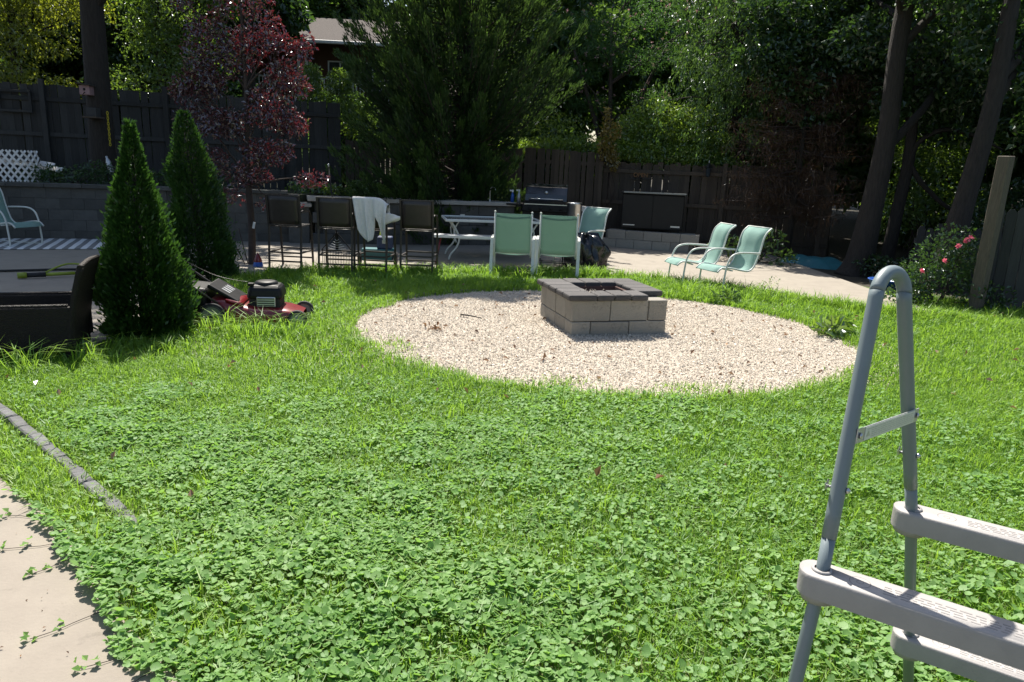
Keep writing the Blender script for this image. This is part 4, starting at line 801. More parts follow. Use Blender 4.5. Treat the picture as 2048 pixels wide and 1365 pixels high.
A0, A1, A2, AP, B2_, B1, B0 = rail_pts(0)
for z in (.77, .345):
    t_ = z/.79; step(A0.lerp(A1, t_) if z <= .79 else A1); step(B0.lerp(B1, t_))
# ================================================================ FURNITURE AND TOOLS
def bar_stool(label, loc, rz):
    t = thing('bar_stool', label, 'stool', loc, rz, 'bar stools in the grass at the patio edge')   # local +Y = the way it faces
    fr_ = lambda n_, P, r_=.014: MB().flatbar(P, .03, .022, (1, 0, 0)).build(n_, 'bronze', t, .003)
    for s in (-1, 1):
        x = s*.245
        fr_('back_upright', [(x, -.25, .0), (x, -.21, .66), (x, -.27, 1.13)])
        fr_('front_leg', [(x, .27, 0), (x, .2, .80)])
        fr_('arm', [(x, -.235, .88), (x, -.1, .90), (x, .15, .885), (x, .2, .80)])
        MB().box((x, 0, .28), (.02, .46, .022)).build('side_rail', 'bronze', t, .003)
    for y, z in ((-.235, .28), (-.243, .15), (.235, .30), (.255, .16)): MB().box((0, y, z), (.47, .02, .024)).build('foot_rail', 'bronze', t, .003)
    MB().box((0, -.268, 1.12), (.48, .02, .022)).build('top_rail', 'bronze', t, .003)
    MB().box((0, -.215, .685), (.48, .02, .022)).build('lower_rail', 'bronze', t, .003)
    MB().grid(lambda u, v: (-.235+.47*u, -.213-.055*v-.02*math.sin(math.pi*u), .70+.41*v), 7, 7).build('back_sling', 'bronze', t, solid=.006)
    MB().grid(lambda u, v: (-.235+.47*u, -.2+.42*v, .665-.02*math.sin(math.pi*v)*math.sin(math.pi*u)+.015*v), 7, 7).build('seat_sling', 'bronze', t, solid=.008)
    return t
bar_stool('brown bar stool beside the purple plum tree', (-3.44, 10.72, 0), R(-4))
bar_stool('brown bar stool with the black leaf rake behind it', (-2.68, 10.62, 0), R(1))
bar_stool('brown bar stool with the white towel hung over its back', (-2.14, 10.66, 0), R(-6))
bar_stool('brown bar stool standing alone beside the glass table', (-1.5, 10.9, 0), R(-2))

# towel hung on the third stool
def towel():
    t = thing('towel', 'white terry towel hung over the back of a bar stool', 'towel', (-2.15, 10.38, 0), R(-6))
    def fn(u, v):
        L_ = float(np.interp(u, [0, .12, .3, .5, .56, .64, .74, .86, .94, 1], [.50, .62, .68, .64, .52, .30, .40, .64, .60, .30]))
        Lb = .26
        s = -Lb+(L_+Lb)*v                         # distance over the rail; negative = far side
        x = -.265+.53*u
        x += (.20*max(s, 0)*(1-u)*1.0)-(.02*max(s, 0)*u)
        fold = .022*math.sin(u*19+1)*min(1, max(s, 0)*3)+.012*math.sin(u*41)*min(1, max(s, 0)*3)
        if s < 0: y, z = .035+.02*math.sin(u*9), 1.135+s
        elif s < .05: a = s/.05*math.pi/2; y, z = .03-.06*math.sin(a), 1.15-.005*(1-math.cos(a))
        else: y, z = -.04-.05*(s-.05)-fold, 1.14-(s-.05)
        if u > .55: k = (u-.55)/.45; z -= .10*k*k*k if s > -.05 else 0; y -= .05*k*math.sin(s*7)
        return (x, y, z)
    MB().grid(fn, 56, 34).build('cloth', 'towel', t, solid=.010)
    def fn2(u, v):     # bunched end pulled out over the arm
        a = 2*math.pi*v; r_ = .055*(1-u)**.8*(1-.5*math.exp(-u*12))+.014; r_ *= 1+.35*math.sin(3*a+6*u)+.15*math.sin(7*a)
        return (.17+.25*u, .02+.08*u+r_*.5*math.cos(a), .93-.13*u+.07*u*u+r_*math.sin(a)*1.3-.06*(1-u))
    MB().grid(fn2, 12, 15).build('bunched_corner', 'towel', t)
towel()

def sling_chair(label, loc, rz, group=None):
    """high-backed patio chair, one S-shaped sling; local +X = the way it faces"""
    t = thing('sling_chair', label, 'chair', loc, rz, group)
    prof = [(.55, .33), (.47, .395), (.32, .395), (.12, .36), (-.03, .345), (-.12, .40), (-.175, .52), (-.225, .68), (-.255, .82), (-.30, .92), (-.39, .995)]
    P = smoothpts([(x, 0, z) for x, z in prof], 4); n = len(P)
    for s in (-1, 1):
        MB().tube([(p.x, s*.265, p.z) for p in P], .0135, 8).build('side_frame', 'white_metal', t)
        MB().tube([(-.20, s*.29, .615), (.0, s*.30, .625), (.2, s*.30, .625), (.335, s*.30, .58), (.405, s*.30, .46), (.43, s*.30, .3), (.445, s*.30, .06), (.40, s*.30, .016), (.2, s*.30, .014), (-.42, s*.28, .014)], .0145, 8, 4).build('arm_leg', 'white_metal', t)
    MB().tube([(-.42, -.28, .014), (-.42, .28, .014)], .0135, 8).build('base_bar', 'white_metal', t)
    MB().tube([(.30, -.3, .36), (.30, .3, .36)], .012, 8).build('seat_bar', 'white_metal', t)
    MB().tube([(-.39, -.265, .995), (-.39, .265, .995)], .010, 8).build('top_bar', 'white_metal', t)
    m = MB(); V = []; F = []
    for p in P: V += [(p.x, -.255, p.z), (p.x, -.09, p.z-.004), (p.x, .09, p.z-.004), (p.x, .255, p.z)]
    F = [(i*4+j, i*4+j+1, i*4+5+j, i*4+4+j) for i in range(n-1) for j in range(3)]
    m.add(V, F, True).build('sling', 'sling', t, solid=.004); return t
sling_chair('pale green sling chair on the lawn, set back behind its twin near the fire pit', (2.92, 10.95, 0), R(190)).scale = (.94, .94, .95)
sling_chair('pale green sling chair in long grass in front of its twin near the fire pit', (3.28, 10.42, 0), R(202)).scale = (.94, .94, .95)
sling_chair('pale green sling chair with black plastic piled on its seat', (1.2, 12.5, .035), R(228))
sling_chair('pale green sling chair in the shade beside the striped mat', (-8.72, 11.95, .035), R(-14))

def straight_chair(label, loc, rz):
    t = thing('straight_chair', label, 'chair', loc, rz, 'straight-backed sling chairs drawn up to the table')
    for s in (-1, 1):
        y = s*.285
        MB().tube([(-.20, y, .30), (-.225, y, .5), (-.285, y, .985)], .0125, 8).build('back_post', 'white_metal', t)
        MB().lathe([(0, -.018), (.016, -.01), (.018, 0), (.013, .012), (0, .016)], 10, (-.285, y, .995)).build('finial', 'white_metal', t)
        MB().flatbar([(-.34, s*.325, 0), (-.27, s*.325, .3), (-.235, s*.325, .575)], .05, .022, (0, 1, 0), 0).build('rear_leg', 'white_metal', t, .003)
        MB().flatbar([(-.24, s*.325, .58), (0, s*.33, .60), (.27, s*.33, .59)], .04, .02, (0, 1, 0)).build('arm', 'white_metal', t, .003)
        MB().flatbar([(.34, s*.325, 0), (.27, s*.325, .58)], .035, .022, (0, 1, 0)).build('front_leg', 'white_metal', t, .003)
        MB().tube([(-.2, s*.27, .34), (.28, s*.27, .40)], .012, 8).build('seat_rail', 'white_metal', t)
    for x, z in ((-.278, .935), (-.205, .355)): MB().tube([(x, -.285, z), (x, .285, z)], .009, 8).build('cross_bar', 'white_metal', t)
    MB().grid(lambda u, v: (-.206-.082*v-.018*math.sin(math.pi*u), -.272+.544*u, .36+.61*v), 8, 8).build('back_sling', 'sling_green', t, solid=.004)
    MB().grid(lambda u, v: (-.2+.48*v, -.262+.524*u, .345+.06*v-.02*math.sin(math.pi*u)), 6, 6).build('seat_sling', 'sling_green', t, solid=.004); return t
straight_chair('straight-backed green sling chair at the table, on the side towards the bar stools', (-.04, 11.2, 0), R(87))
straight_chair('straight-backed green sling chair at the table, on the side towards the black plastic', (.67, 11.22, 0), R(86))

# glass table
gt = thing('glass_table', 'rectangular frosted glass patio table with white frame and curved legs', 'table', (-.46, 12.98, .035), R(10))
MB().box((0, 0, .70), (1.70, 1.02, .008)).build('glass_top', 'glass', gt)
for y in (-.52, .52): MB().box((0, y, .695), (1.78, .035, .045)).build('frame_rail', 'white_metal', gt, .006)
for x in (-.87, .87): MB().box((x, 0, .695), (.035, 1.0, .045)).build('frame_rail', 'white_metal', gt, .006)
for sx in (-1, 1):
    for sy in (-1, 1):
        x, y = sx*.72, sy*.38
        MB().tube([(x+sx*.06, y, .67), (x-sx*.02, y, .55), (x-sx*.09, y, .38), (x-sx*.05, y, .22), (x+sx*.05, y+sy*.02, .1), (x+sx*.09, y+sy*.04, .0)], .017, 8, 5).build('leg', 'white_metal', gt)
        MB().tube([(x-sx*.08, y, .67), (x-sx*.0, y, .5), (x-sx*.04, y, .3)], .012, 8, 4).build('leg_brace', 'white_metal', gt)
    MB().tube([(sx*.63, -.38, .38), (sx*.63, .38, .38)], .012, 8).build('cross_rail', 'white_metal', gt)
MB().tube([(-.63, -.38, .37), (.63, -.38, .37)], .013, 8).build('stretcher', 'white_metal', gt)
# long low bench table with grey metal rim
lt = thing('bench_table', 'long low table with pale metal rim in front of the glass table', 'table', (-.25, 11.93, .035), R(4))
MB().box((0, 0, .475), (2.3, .36, .03)).build('top', 'galv', lt, .004)
MB().box((0, -.185, .475), (2.3, .012, .045)).build('rim', 'white', lt, .003)
for s in (-1, 1):
    for y in (-.12, .12): MB().tube([(s*1.02, y, .46), (s*1.10, y*1.2, 0)], .012, 8).build('leg', 'red' if s < 0 else 'black', lt)
    MB().tube([(s*1.06, -.13, .2), (s*1.06, .13, .2)], .009, 6).build('leg_brace', 'black', lt)

# black plastic piled up
def plastic():
    t = thing('plastic_sheet', 'heap of shiny black plastic sheeting piled in front of a chair', 'plastic sheet', (1.17, 11.98, .03)); t.scale = (.85, .85, .95)
    def fn(u, v):
        a = 2*math.pi*u; prof = np.interp(v, [0, .25, .6, .85, 1], [.34, .40, .36, .22, .01]); z = np.interp(v, [0, .25, .6, .85, 1], [0, .22, .46, .60, .60])
        w_ = 1+.13*math.sin(5*a+7*v)+.09*math.sin(11*a-5*v)+.06*math.sin(17*a+13*v)
        bul = 1+.18*max(0, math.cos(a-.2))
        return (prof*w_*bul*math.cos(a)*.95, prof*w_*.75*math.sin(a), z+.05*math.sin(4*a+2)*v*(1-v)*2+(.035*math.sin(9*a)+.03*math.sin(6*a+1))*v)
    MB().grid(fn, 65, 26).build('sheet', 'tarp', t)
plastic()
# plant rack with black wire by the chair legs
wr = thing('wire_rack', 'low black wire rack in the grass under the table chairs', 'rack', (.75, 11.5, .03), R(5))
for z in (.05, .16): 
    for y in (-.1, .1): MB().tube([(-.35, y, z), (.35, y, z)], .006, 6).build('wire', 'black', wr)
for x in (-.33, 0, .33):
    for y in (-.1, .1): MB().tube([(x, y, 0), (x, y, .2)], .006, 6).build('upright', 'black', wr)

# ---------------------------------------------------------------- outdoor kitchen
CA = math.atan2(1.3, 4.0)
co = thing('stone_counter', 'long grey block counter with pale slab top behind the bar stools', 'counter', (-4.05, 14.02, .03), CA)
MB().box((2.06, .30, .885), (4.3, .72, .085)).build('slab', 'slab', co, .014, 2)
MB().box((-.26, .32, .76), (.5, .6, .075)).build('side_shelf', 'slab', co, .012)
MB().box((-.26, .36, .36), (.4, .45, .72)).build('shelf_base', 'wallblock', co, .01)
bm_ = MB().box((0, 0, 0), (.394, .19, .204)).mesh('block', 'wallblock', .006)
for c in range(4):
    x = .2+(.2 if c % 2 else 0)
    while x < 4.05: obj('block', bm_, co, (x, .12+random.uniform(-.005, .005), .105+.208*c)); x += .4
MB().box((2.05, .42, .42), (4.0, .4, .82)).build('core', 'wallblock', co)
MB().box((3.05, .018, .62), (.1, .01, .07)).build('outlet_cover', 'galv', co, .003)
fa = thing('faucet', 'slim gooseneck steel faucet on the end of the counter', 'faucet', (-.60, 15.28, .958), R(-10))
MB().tube([(0, 0, 0), (0, 0, .22), (.015, 0, .28), (.055, 0, .305), (.10, 0, .285), (.118, 0, .24)], .009, 8, 5).build('spout', 'steel', fa)
MB().lathe([(.022, 0), (.022, .012), (.012, .03), (.012, .05)], 12).build('faucet_base', 'steel', fa)
MB().box((-.03, 0, .05), (.05, .01, .01)).build('lever', 'steel', fa, .003)

gr = thing('gas_grill', 'large black gas grill with glossy hood in front of the picket fence', 'grill', (.62, 15.35, .035), R(-6))
MB().box((0, 0, .5), (.98, .52, .78)).build('cabinet', 'black', gr, .012)
for s in (-1, 1): MB().box((s*.245, -.268, .42), (.46, .012, .58)).build('cabinet_door', 'black', gr, .004)
MB().box((0, -.30, .83), (.98, .1, .13)).build('control_panel', 'black', gr, .012)
for k in range(4): MB().lathe([(0, -.03), (.026, -.03), (.03, 0)], 14, (-.33+.22*k, -.355, .83), 'Y').build('knob', 'black', gr)
hood = [(-.29, .92), (-.30, .99), (-.27, 1.12), (-.15, 1.27), (.02, 1.335), (.2, 1.33), (.26, 1.2), (.26, .92)]
V = [(x, y, z) for x in (-.44, .44) for y, z in hood]; n8 = len(hood)
MB().add(V, [tuple(range(n8))[::-1], tuple(range(n8, 2*n8))]+[(j, (j+1) % n8, n8+(j+1) % n8, n8+j) for j in range(n8)]).build('hood', 'blackgloss', gr, .012, 2)
MB().tube([(-.36, -.325, 1.02), (-.36, -.365, 1.03), (.36, -.365, 1.03), (.36, -.325, 1.02)], .011, 8).build('hood_handle', 'steel', gr)
MB().box((0, -.297, .915), (.9, .02, .018)).build('hood_trim', 'steel', gr)
MB().lathe([(0, -.012), (.032, -.01), (.034, 0)], 16, (0, -.262, 1.16), 'Y').build('thermometer', 'steel', gr)
for s in (-1, 1): MB().box((s*.68, -.02, .89), (.36, .46, .04)).build('side_shelf', 'black', gr, .01)
MB().box((.68, -.265, .86), (.36, .02, .1)).build('shelf_front', 'galv', gr, .004)
for sx in (-.44, .44):
    for sy in (-.2, .2): MB().lathe([(0, -.02), (.05, -.02), (.055, 0), (.05, .02), (0, .02)], 12, (sx, sy, .055), 'X').build('caster', 'rubber', gr)
def bottle(label, loc, r_, h, m1, m2):
    t = thing('spray_bottle', label, 'bottle', loc)
    MB().lathe([(0, 0), (r_, 0), (r_, h*.55), (r_*.45, h*.75), (r_*.4, h*.82), (0, h*.82)], 14).build('bottle_body', m1, t)
    MB().lathe([(r_*.5, h*.82), (r_*.5, h*.92), (0, h*.94)], 10).box((-.02, 0, h*.95), (.08, .022, .03)).build('sprayer', m2, t)
bottle('blue spray bottle on the left shelf of the black grill', (-.12, 15.4, .947), .038, .27, 'blue', 'white')
bottle('clear white-necked bottle beside the blue one on the grill shelf', (.02, 15.42, .947), .042, .28, 'galv', 'galv')
tc_ = thing('steel_bin', 'tall brushed steel bin standing in front of the grill', 'bin', (1.16, 14.5, .035))
MB().lathe([(0, 0), (.145, 0), (.147, .02), (.147, .96), (.152, .97), (.152, 1.0), (.140, 1.005), (.138, .9), (0, .9)], 28).build('bin_body', 'steel', tc_)
MB().lathe([(.149, .0), (.156, .01), (.156, .05), (.149, .06)], 28).build('base_ring', 'rubber', tc_)

# cabinet on block ledge
lg = thing('block_ledge', 'low concrete block ledge under the black cabinet', 'ledge', (3.02, 16.0, .03), R(-17))
bm_ = MB().box((0, 0, 0), (.394, .19, .192)).mesh('block', 'block', .005)
for c in range(2):
    x = -.9+(.2 if c else 0)
    while x < .95: obj('block', bm_, lg, (x, -.28+random.uniform(-.005, .005), .1+.196*c)); x += .4
MB().box((0, .08, .185), (1.95, .52, .37)).build('ledge_top', 'block', lg, .01)
ck = thing('black_cabinet', 'wide black storage cabinet with pale metal top edge on the block ledge', 'cabinet', (3.05, 16.12, .425), R(-10))
MB().box((0, 0, .42), (1.36, .44, .76)).build('body', 'black', ck, .01)
for s in (-1, 1): MB().box((s*.335, -.226, .42), (.655, .014, .72)).build('door', 'black', ck, .004)
MB().box((0, -.02, .83), (1.44, .52, .045)).build('top', 'black', ck, .01)
MB().box((.02, -.29, .838), (1.36, .02, .034)).build('metal_edge', 'wheelgrey', ck, .004)
for x, w__ in ((-.5, .26), (.52, .2)): MB().box((x, -.238, .12), (w__, .008, .022 if x < 0 else .035)).build('handle', 'galv', ck)
for x in (-.6, .6):
    for y in (-.16, .16): MB().box((x, y, .02), (.06, .06, .045)).build('foot', 'black', ck)
ln = thing('wall_lantern', 'black carriage lantern mounted on the panel fence', 'lantern', (4.28, 16.36, 1.66), R(-13))
MB().box((0, .07, .16), (.09, .02, .26)).build('back_plate', 'black', ln, .004)
MB().tube([(0, .06, .26), (0, 0, .34), (0, -.06, .3)], .01, 8, 4).build('bracket', 'black', ln)
MB().lathe([(.0, .31), (.025, .30), (.085, .21), (.09, .20), (.07, .195)], 8, (0, -.06, 0), smooth=False).build('hood', 'black', ln)
MB().lathe([(.062, .19), (.045, .02), (.03, 0), (0, -.01)], 8, (0, -.06, 0), smooth=False).build('glass_panes', 'darkglass', ln)
MB().lathe([(0, .37), (.014, .35), (.01, .31)], 8, (0, -.06, 0)).build('finial', 'galv', ln)
# lettered sign on the fence
sg = thing('open_sign', 'small metal word sign hung on the panel fence above the cabinet', 'sign', (2.78, 16.76, 1.60), R(-13))
cu = bpy.data.curves.new('open_text', 'FONT'); cu.body = 'OPEN'; cu.size = .13; cu.extrude = .006; cu.align_x = 'CENTER'
to = bpy.data.objects.new('tmp', cu); COL.objects.link(to); dg = bpy.context.evaluated_depsgraph_get(); me = bpy.data.meshes.new_from_object(to.evaluated_get(dg)); bpy.data.objects.remove(to)
me.materials.clear(); me.materials.append(MT['copper']); obj('lettering', me, sg, (.05, -.02, 0), (R(90), 0, 0))
MB().tube([(-.22, 0, .16), (-.2, 0, .21), (-.12, 0, .19), (-.05, 0, .16), (.02, 0, .19), (.06, 0, .15)], .007, 6, 4).build('scroll', 'bronze', sg)
MB().tube([(-.24, 0, .02), (-.2, 0, -.04), (-.05, 0, -.05), (.2, 0, -.04), (.3, 0, -.015)], .008, 6, 4).build('scroll', 'bronze', sg)

# ---------------------------------------------------------------- mower
mw = thing('lawn_mower', 'red push lawn mower with black engine and grass bag in the grass', 'mower', (-2.98, 6.95, -.025), R(9))
def deck(u, v):
    x = -.02+.86*u; z = np.interp(u, [0, .12, .3, .45, .8, 1], [.30, .31, .25, .215, .20, .155]); hw = np.interp(u, [0, .15, .6, .9, 1], [.24, .26, .27, .22, .14])
    a = math.pi*v; s = abs(math.cos(a))**.45*(1 if math.cos(a) > 0 else -1)
    return (x, hw*s, .065+(z-.065)*abs(math.sin(a))**.38)
MB().grid(deck, 16, 17).build('deck', 'red', mw)
MB().grid(lambda u, v: (.12+.16*u, -.24+.48*v, .285-.05*u+.02*math.sin(math.pi*v)), 4, 8).build('deck_hump', 'red', mw, solid=.02)
def rbox(name, c, d, m, bev, par=mw, tap=1): return MB().box(c, d, taper=tap).build(name, m, par, bev, 3)
rbox('engine_block', (.47, 0, .245), (.30, .30, .12), 'rubber', .02)
en = rbox('engine_cowl', (.47, 0, .345), (.36, .34, .15), 'black', .05, tap=.86)
MB().lathe([(.115, .0), (.11, .025), (.08, .035), (0, .036)], 20, (.47, 0, .415)).build('recoil_cover', 'black', en)
rbox('fuel_cap', (.34, -.1, .425), (.06, .06, .03), 'black', .01)
rbox('muffler_guard', (.49, -.165, .26), (.18, .03, .10), 'galv', .008)
for k in range(4): MB().box((.49, -.183, .225+.023*k), (.16, .006, .008)).build('guard_slat', 'black', mw)
def wheel(x, y, r_, wd__):
    wl = MB().lathe([(r_*.72, -wd__/2), (r_*.96, -wd__/2), (r_, -wd__*.3), (r_, wd__*.3), (r_*.96, wd__/2), (r_*.72, wd__/2)], 28, (0, 0, 0), 'Y').build('wheel', 'rubber', mw, loc=(x, y, r_))
    MB().lathe([(0, -wd__*.52), (r_*.16, -wd__*.52), (r_*.2, -wd__*.36), (r_*.62, -wd__*.30), (r_*.80, -wd__*.52), (r_*.80, wd__*.52), (r_*.2, wd__*.4), (0, wd__*.52)], 24, (0, 0, 0), 'Y').build('rim', 'wheelgrey', wl)
    MB().lathe([(0, -wd__*.62), (r_*.12, -wd__*.6), (r_*.13, -wd__*.4)], 12, (0, 0, 0), 'Y').build('hub_nut', 'bronze', wl)
for y in (-.275, .275): wheel(.0, y, .132, .05); wheel(.80, y*.93, .098, .05)
MB().add([(.24, -.2, .27), (.24, .2, .27), (-.04, .2, .44), (-.04, -.2, .44), (.24, -.2, .24), (.24, .2, .24), (-.06, .2, .40), (-.06, -.2, .40)], [(0, 1, 2, 3), (7, 6, 5, 4), (0, 4, 5, 1), (1, 5, 6, 2), (2, 6, 7, 3), (3, 7, 4, 0)])  .build('chute_door', 'black', mw, .012, 2)
stk = MB()
for k, (a_, l_) in enumerate(((-.12, .05), (-.055, .06), (.02, .05), (.08, .055))):
    q = lambda s_, y_: (.24-.28*s_-.0035, y_, .27+.17*s_+.0065)
    stk.add([q(.35, a_), q(.35, a_+l_*.7), q(.62, a_+l_*.7), q(.62, a_)], [(0, 1, 2, 3)])
stk.build('decal', 'galv', mw)
bagm = MB(); bagm.add([(-.06, y, z) for y, z in ((-.21, .12), (.21, .12), (.21, .39), (-.21, .39))]+[(-.62, y, z) for y, z in ((-.19, .16), (.19, .16), (.19, .36), (-.19, .36))]+[(-.3, y, z) for y, z in ((-.23, .09), (.23, .09), (.23, .41), (-.23, .41))],
    [(0, 1, 2, 3), (7, 6, 5, 4)]+[(a_, b_, d_, c_) for (a_, b_, c_, d_) in [(i, (i+1) % 4, i+8, (i+1) % 4+8) for i in range(4)]]+[(i+8, (i+1) % 4+8, (i+1) % 4+4, i+4) for i in range(4)]).build('grass_bag', 'black', mw, .035, 3)
for s in (-1, 1): MB().tube([(.05, s*.235, .25), (-.2, s*.24, .43), (-.56, s*.24, .70), (-.80, s*.23, .86)], .0115, 8).build('handle_tube', 'bronze', mw)
MB().tube([(-.80, -.23, .86), (-.86, -.2, .9), (-.86, .2, .9), (-.80, .23, .86)], .0115, 8, 4).build('handle_bar', 'bronze', mw)
MB().tube([(.30, .1, .41), (-.1, .21, .47), (-.55, .22, .72)], .003, 6, 4).build('starter_cord', 'bronze', mw)
for s in (-1, 1): MB().lathe([(0, 0), (.018, .0), (.018, .02), (0, .022)], 10, (-.2, s*.255, .43), 'Y').build('handle_knob', 'black', mw)

# ---------------------------------------------------------------- leaf rake and spreader
rk = thing('leaf_rake', 'black leaf rake standing head down behind a bar stool', 'rake', (-2.8, 10.98, .0))
MB().tube([(0, 0, .50), (-.12, .04, 1.55)], .011, 8).build('handle', 'black', rk)
MB().lathe([(0, 1.55), (.013, 1.55), (.013, 1.6), (0, 1.605)], 8, (-.12, .04, 0)).build('grip_end', 'galv', rk)
for s in (-1, 1): MB().flatbar([(0, 0, .56), (s*.235, -.02, .29)], .018, .014, (0, 1, 0)).build('head_arm', 'black', rk)
MB().box((0, 0, .42), (.05, .012, .28)).build('head_spine', 'black', rk, .003)
MB().box((0, -.02, .285), (.48, .016, .018)).build('cross_bar', 'black', rk)
for k in range(5): MB().flatbar([(-.03-.027*k, -.005, .46-.035*k), (0, -.02, .44-.035*k), (.03+.027*k, -.005, .46-.035*k)], .010, .006, (0, 1, 0), 3).build('web', 'galv', rk)
tn = MB().flatbar([(0, -.02, .29), (0, -.02, .1), (0, -.05, .02)], .008, .006, (1, 0, 0)).mesh('tine', 'black')
for i in range(19): o = obj('tine', tn, rk, (-.225+.025*i, 0, 0), (0, 0, 0))
spd = thing('lawn_spreader', 'teal lawn spreader behind the towel-draped stool', 'spreader', (-2.25, 11.42, .035), R(3))
MB().add([(-.25, -.14, .26), (.25, -.14, .26), (.25, .14, .26), (-.25, .14, .26), (-.24, -.09, .06), (.24, -.09, .06), (.24, .09, .06), (-.24, .09, .06)], [(3, 2, 1, 0), (4, 5, 6, 7), (0, 1, 5, 4), (1, 2, 6, 5), (2, 3, 7, 6), (3, 0, 4, 7)]).build('hopper', 'teal_plastic', spd, .012)
MB().box((.12, 0, .36), (.24, .2, .2)).build('control_box', 'navy', spd, .015)
MB().box((.12, -.104, .38), (.07, .004, .06)).build('decal', 'galv', spd)
for s in (-1, 1): MB().lathe([(0, -.025), (.1, -.025), (.105, 0), (.1, .025), (0, .025)], 20, (s*.29, 0, .105), 'X').build('wheel', 'rubber', spd)
MB().tube([(0, .1, .2), (0, .45, .62), (0, .6, .75)], .012, 8, 4).build('handle', 'lime', spd)
MB().tube([(-.2, .6, .75), (.2, .6, .75)], .012, 8).build('handle_bar', 'lime', spd)

# ---------------------------------------------------------------- wicker chair
wc = thing('wicker_armchair', 'dark brown wicker armchair at the lawn edge beside the clipped evergreen', 'chair', (-3.84, 5.49, -.02), R(200)); wc.scale = (1, 1, .98)   # local +X = facing
for s in (-1, 1):
    MB().box((.0, s*.30, .295), (.66, .055, .35)).build('arm_panel', 'wicker', wc, .012, 2)
    MB().tube([(-.30, s*.30, .475), (.33, s*.30, .475)], .016, 8).build('arm_roll', 'wicker', wc)
    for x in (-.28, .30): MB().box((x, s*.295, .06), (.05, .05, .16)).build('leg', 'wicker', wc, .005)
MB().box((.02, 0, .24), (.60, .54, .2)).build('seat_base', 'wicker', wc, .01)
def back(u, v): x = np.interp(v, [0, .25, .5, .75, 1], [-.285, -.305, -.33, -.365, -.41]); return (x, -.33+.66*u, .12+.66*v+.02*math.sin(math.pi*u)*v)
o = MB().grid(back, 9, 14).build('back_panel', 'wicker', wc, solid=.035)
MB().tube([(-.412, -.33, .785), (-.412, 0, .803), (-.412, .33, .785)], .019, 8, 4).build('back_roll', 'wicker', wc)
# ---------------------------------------------------------------- things on the left patio and terrace
def stripes():
    m = bpy.data.materials.new('stripes'); m.use_nodes = True; t = m.node_tree; N = t.nodes; L = t.links; p = N['Principled BSDF']; p.inputs['Roughness'].default_value = .9
    tc = N.new('ShaderNodeTexCoord'); sx = N.new('ShaderNodeSeparateXYZ'); L.new(tc.outputs['Object'], sx.inputs[0])
    a = N.new('ShaderNodeMath'); a.operation = 'MULTIPLY'; a.inputs[1].default_value = 5.6; L.new(sx.outputs[0], a.inputs[0])
    f = N.new('ShaderNodeMath'); f.operation = 'FRACT'; L.new(a.outputs[0], f.inputs[0])
    g = N.new('ShaderNodeMath'); g.operation = 'GREATER_THAN'; g.inputs[1].default_value = .5; L.new(f.outputs[0], g.inputs[0])
    mx = N.new('ShaderNodeMix'); mx.data_type = 'RGBA'; mx.inputs['A'].default_value = (.2, .2, .2, 1); mx.inputs['B'].default_value = (.7, .7, .7, 1); L.new(g.outputs[0], mx.inputs['Factor'])
    L.new(mx.outputs['Result'], p.inputs['Base Color']); return m
MT['stripes'] = stripes()
mt_ = MB().grid(lambda u, v: (-1.2+2.4*u, -.85+1.7*v, .012+.004*math.sin(u*40)*math.sin(v*11)), 40, 14).build('striped_mat', 'stripes', None, loc=(-8.05, 12.3, .035), rot=(0, 0, R(24)), solid=.012)
tag(mt_, 'grey and white striped outdoor mat lying by the retaining wall', 'mat')
hz = MB().tube([(-12, 8.2, .055), (-9, 8.72, .055), (-7.2, 8.95, .055), (-5.9, 9.55, .055), (-4.6, 9.75, .055), (-3.9, 9.6, .055)], .016, 7, 6).build('garden_hose', 'rubber'); tag(hz, 'black garden hose stretched across the shaded patio', 'hose')
tr_ = thing('string_trimmer', 'lime green and black string trimmer lying on the shaded patio', 'trimmer', (-6.15, 8.72, .035), R(34))
MB().tube([(.18, 0, .045), (.52, 0, .05)], .022, 8).build('shaft_grip', 'lime', tr_)
MB().tube([(-.02, 0, .045), (.2, 0, .045)], .03, 10).build('motor_housing', 'rubber', tr_)
MB().tube([(-.1, 0, .045), (0, 0, .045)], .038, 10).build('end_cap', 'lime', tr_)
MB().tube([(.5, 0, .05), (1.5, 0, .06)], .014, 8).build('shaft', 'black', tr_)
MB().tube([(.2, .02, .07), (.45, .1, .16), (.75, .06, .12)], .012, 7, 4).build('guard_handle', 'lime', tr_)
MB().tube([(1.0, .0, .06), (1.3, .12, .10), (1.5, .2, .2)], .012, 7, 4).build('guard_wire', 'lime', tr_)
# lattice
lat = thing('lattice_panel', 'curved white plastic lattice panel standing on the terrace wall', 'lattice', (-10.25, 12.86, 1.05), wang)
def lp(s, z):                    # s along the panel, bent back at its right end
    if s < 1.0: return Vector((s, 0, z))
    a = min((s-1.0)/.35, 1.6); return Vector((1.0+.35*math.sin(a), .35*(1-math.cos(a)), z))
for k in range(-5, 16):
    for dr in (1, -1):
        s0 = k*.115; pts = []
        for j in range(11):
            z = .56*j/10; s = s0+(z*.75 if dr > 0 else (.42-z*.75))
            if 0 <= s <= 1.5: pts.append(lp(s, z)+Vector((0, .006*dr, 0)))
        if len(pts) > 2: MB().flatbar(pts, .035, .005, (.8, 0, -.6 if dr > 0 else .6)).build('slat', 'white', lat)
bd = thing('siding_boards', 'pale siding boards lying in a stack behind the lattice', 'boards', (-10.6, 14.2, .97), R(8))
for k, (z, dy, a_, l) in enumerate(((.55, 0, -6, 2.6), (.60, -.12, -5, 2.2), (.48, .1, -7, 2.8))): MB().box((0, dy, z), (l, .14, .022), ry=R(8), rx=R(35)).build('board', 'white' if k != 1 else 'woodgrey', bd)
for x in (-1.0, .2): MB().box((x, .02, .23-.04*x), (.12, .5, .46-.12*x)).build('trestle', 'wood', bd)
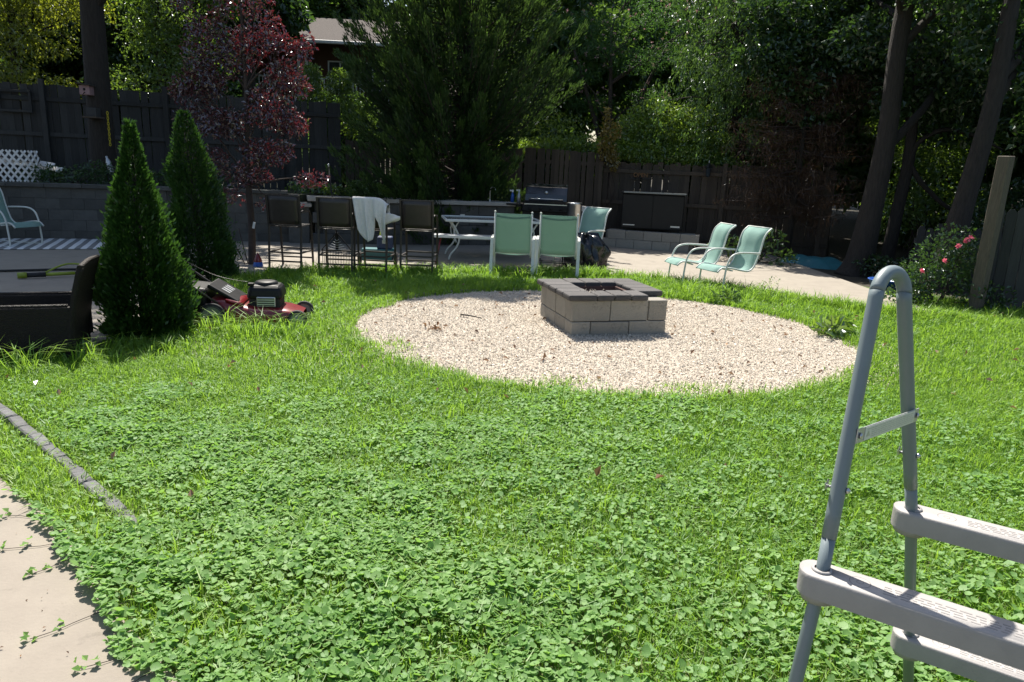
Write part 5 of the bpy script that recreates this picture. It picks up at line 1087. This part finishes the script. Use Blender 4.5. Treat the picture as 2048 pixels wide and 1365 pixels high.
wf = thing('wooden_frame', 'small pale wooden window frame hung on the board fence', 'frame', (-10.65, 15.38, 2.42), R(13))
for z in (0, .4): MB().box((0, 0, z), (.62, .05, .05)).build('frame_rail', 'woodgrey', wf, .004)
for x in (-.29, .29): MB().box((x, 0, .2), (.05, .045, .35)).build('frame_stile', 'woodgrey', wf, .004)
bh = thing('bird_house', 'small mauve bird house fixed to the thick tree trunk', 'bird house', (-8.56, 14.45, 2.72))
MB().box((0, 0, .09), (.2, .16, .18)).build('box', 'mauve', bh, .006)
MB().box((0, -.02, .195), (.27, .24, .025), ry=R(8)).build('lid', 'wood', bh, .004)
MB().lathe([(0, -.002), (.025, 0), (.025, .004)], 12, (0, -.082, .1), 'Y').build('entrance', 'black', bh)
MB().tube([(0, -.08, .05), (.03, -.2, -.02)], .008, 6).build('perch', 'wood', bh)
ft = thing('feeder_tray', 'square wooden feeder tray on the thick tree trunk below the bird house', 'bird feeder', (-8.45, 14.4, 2.3))
MB().box((0, 0, 0), (.3, .26, .03)).build('tray', 'wood', ft, .004)
MB().box((0, .02, .1), (.2, .16, .16)).build('hopper', 'woodgrey', ft, .004)
yc = thing('yellow_chain', 'yellow plastic chain hanging beside the thick tree trunk', 'chain', (-8.22, 14.5, 1.8))
lk = MB().lathe([(.018, -.006), (.026, 0), (.018, .006), (.012, 0), (.018, -.006)], 10, (0, 0, 0), 'Y').mesh('link', 'yellow')
for k in range(13): o = obj('link', lk, yc, (0, 0, .05*k), (0, 0, R(90)*(k % 2))); o.scale = (1, 1, 1.5)
wb = thing('hanging_bottle', 'pale blue plastic bottle hung low on the thick tree trunk', 'bottle', (-8.2, 14.44, 1.22), 0)
MB().lathe([(0, 0), (.045, .01), (.05, .05), (.05, .24), (.02, .32), (.02, .36), (0, .36)], 14).build('bottle_body', 'galv', wb, rot=(0, R(-14), 0))
# right-hand odds and ends
tcv = thing('teal_cover', 'teal tarpaulin mound on the ground beyond the patio edge', 'tarpaulin', (6.05, 14.3, -.03), R(-20))
MB().grid(lambda u, v: ((-.75+1.5*u), -.4+.8*v, .20*max(0, 1-((2*u-1)**2+(2*v-1)**2))**.5*(1+.2*math.sin(u*15)*math.sin(v*9))+.004), 22, 16).build('tarp_sheet', 'teal_cover', tcv)
bt = thing('blue_tub', 'blue plastic tub on the ground beyond the path edge', 'tub', (6.02, 11.35, -.03))
MB().lathe([(.0, .01), (.2, .01), (.24, .16), (.26, .16), (.26, .175), (.235, .175), (.2, .03), (0, .03)], 20).build('tub_body', 'blue', bt)
gn = thing('garden_ornament', 'small red and blue cone-capped garden ornament at the foot of the plum tree', 'ornament', (-3.92, 10.62, 0))
MB().lathe([(.0, 0), (.07, 0), (.075, .05), (.06, .11), (0, .12)], 14).build('body', 'blue', gn)
MB().lathe([(.06, .10), (.065, .12), (.03, .2), (0, .25)], 14).build('cap', 'red', gn)
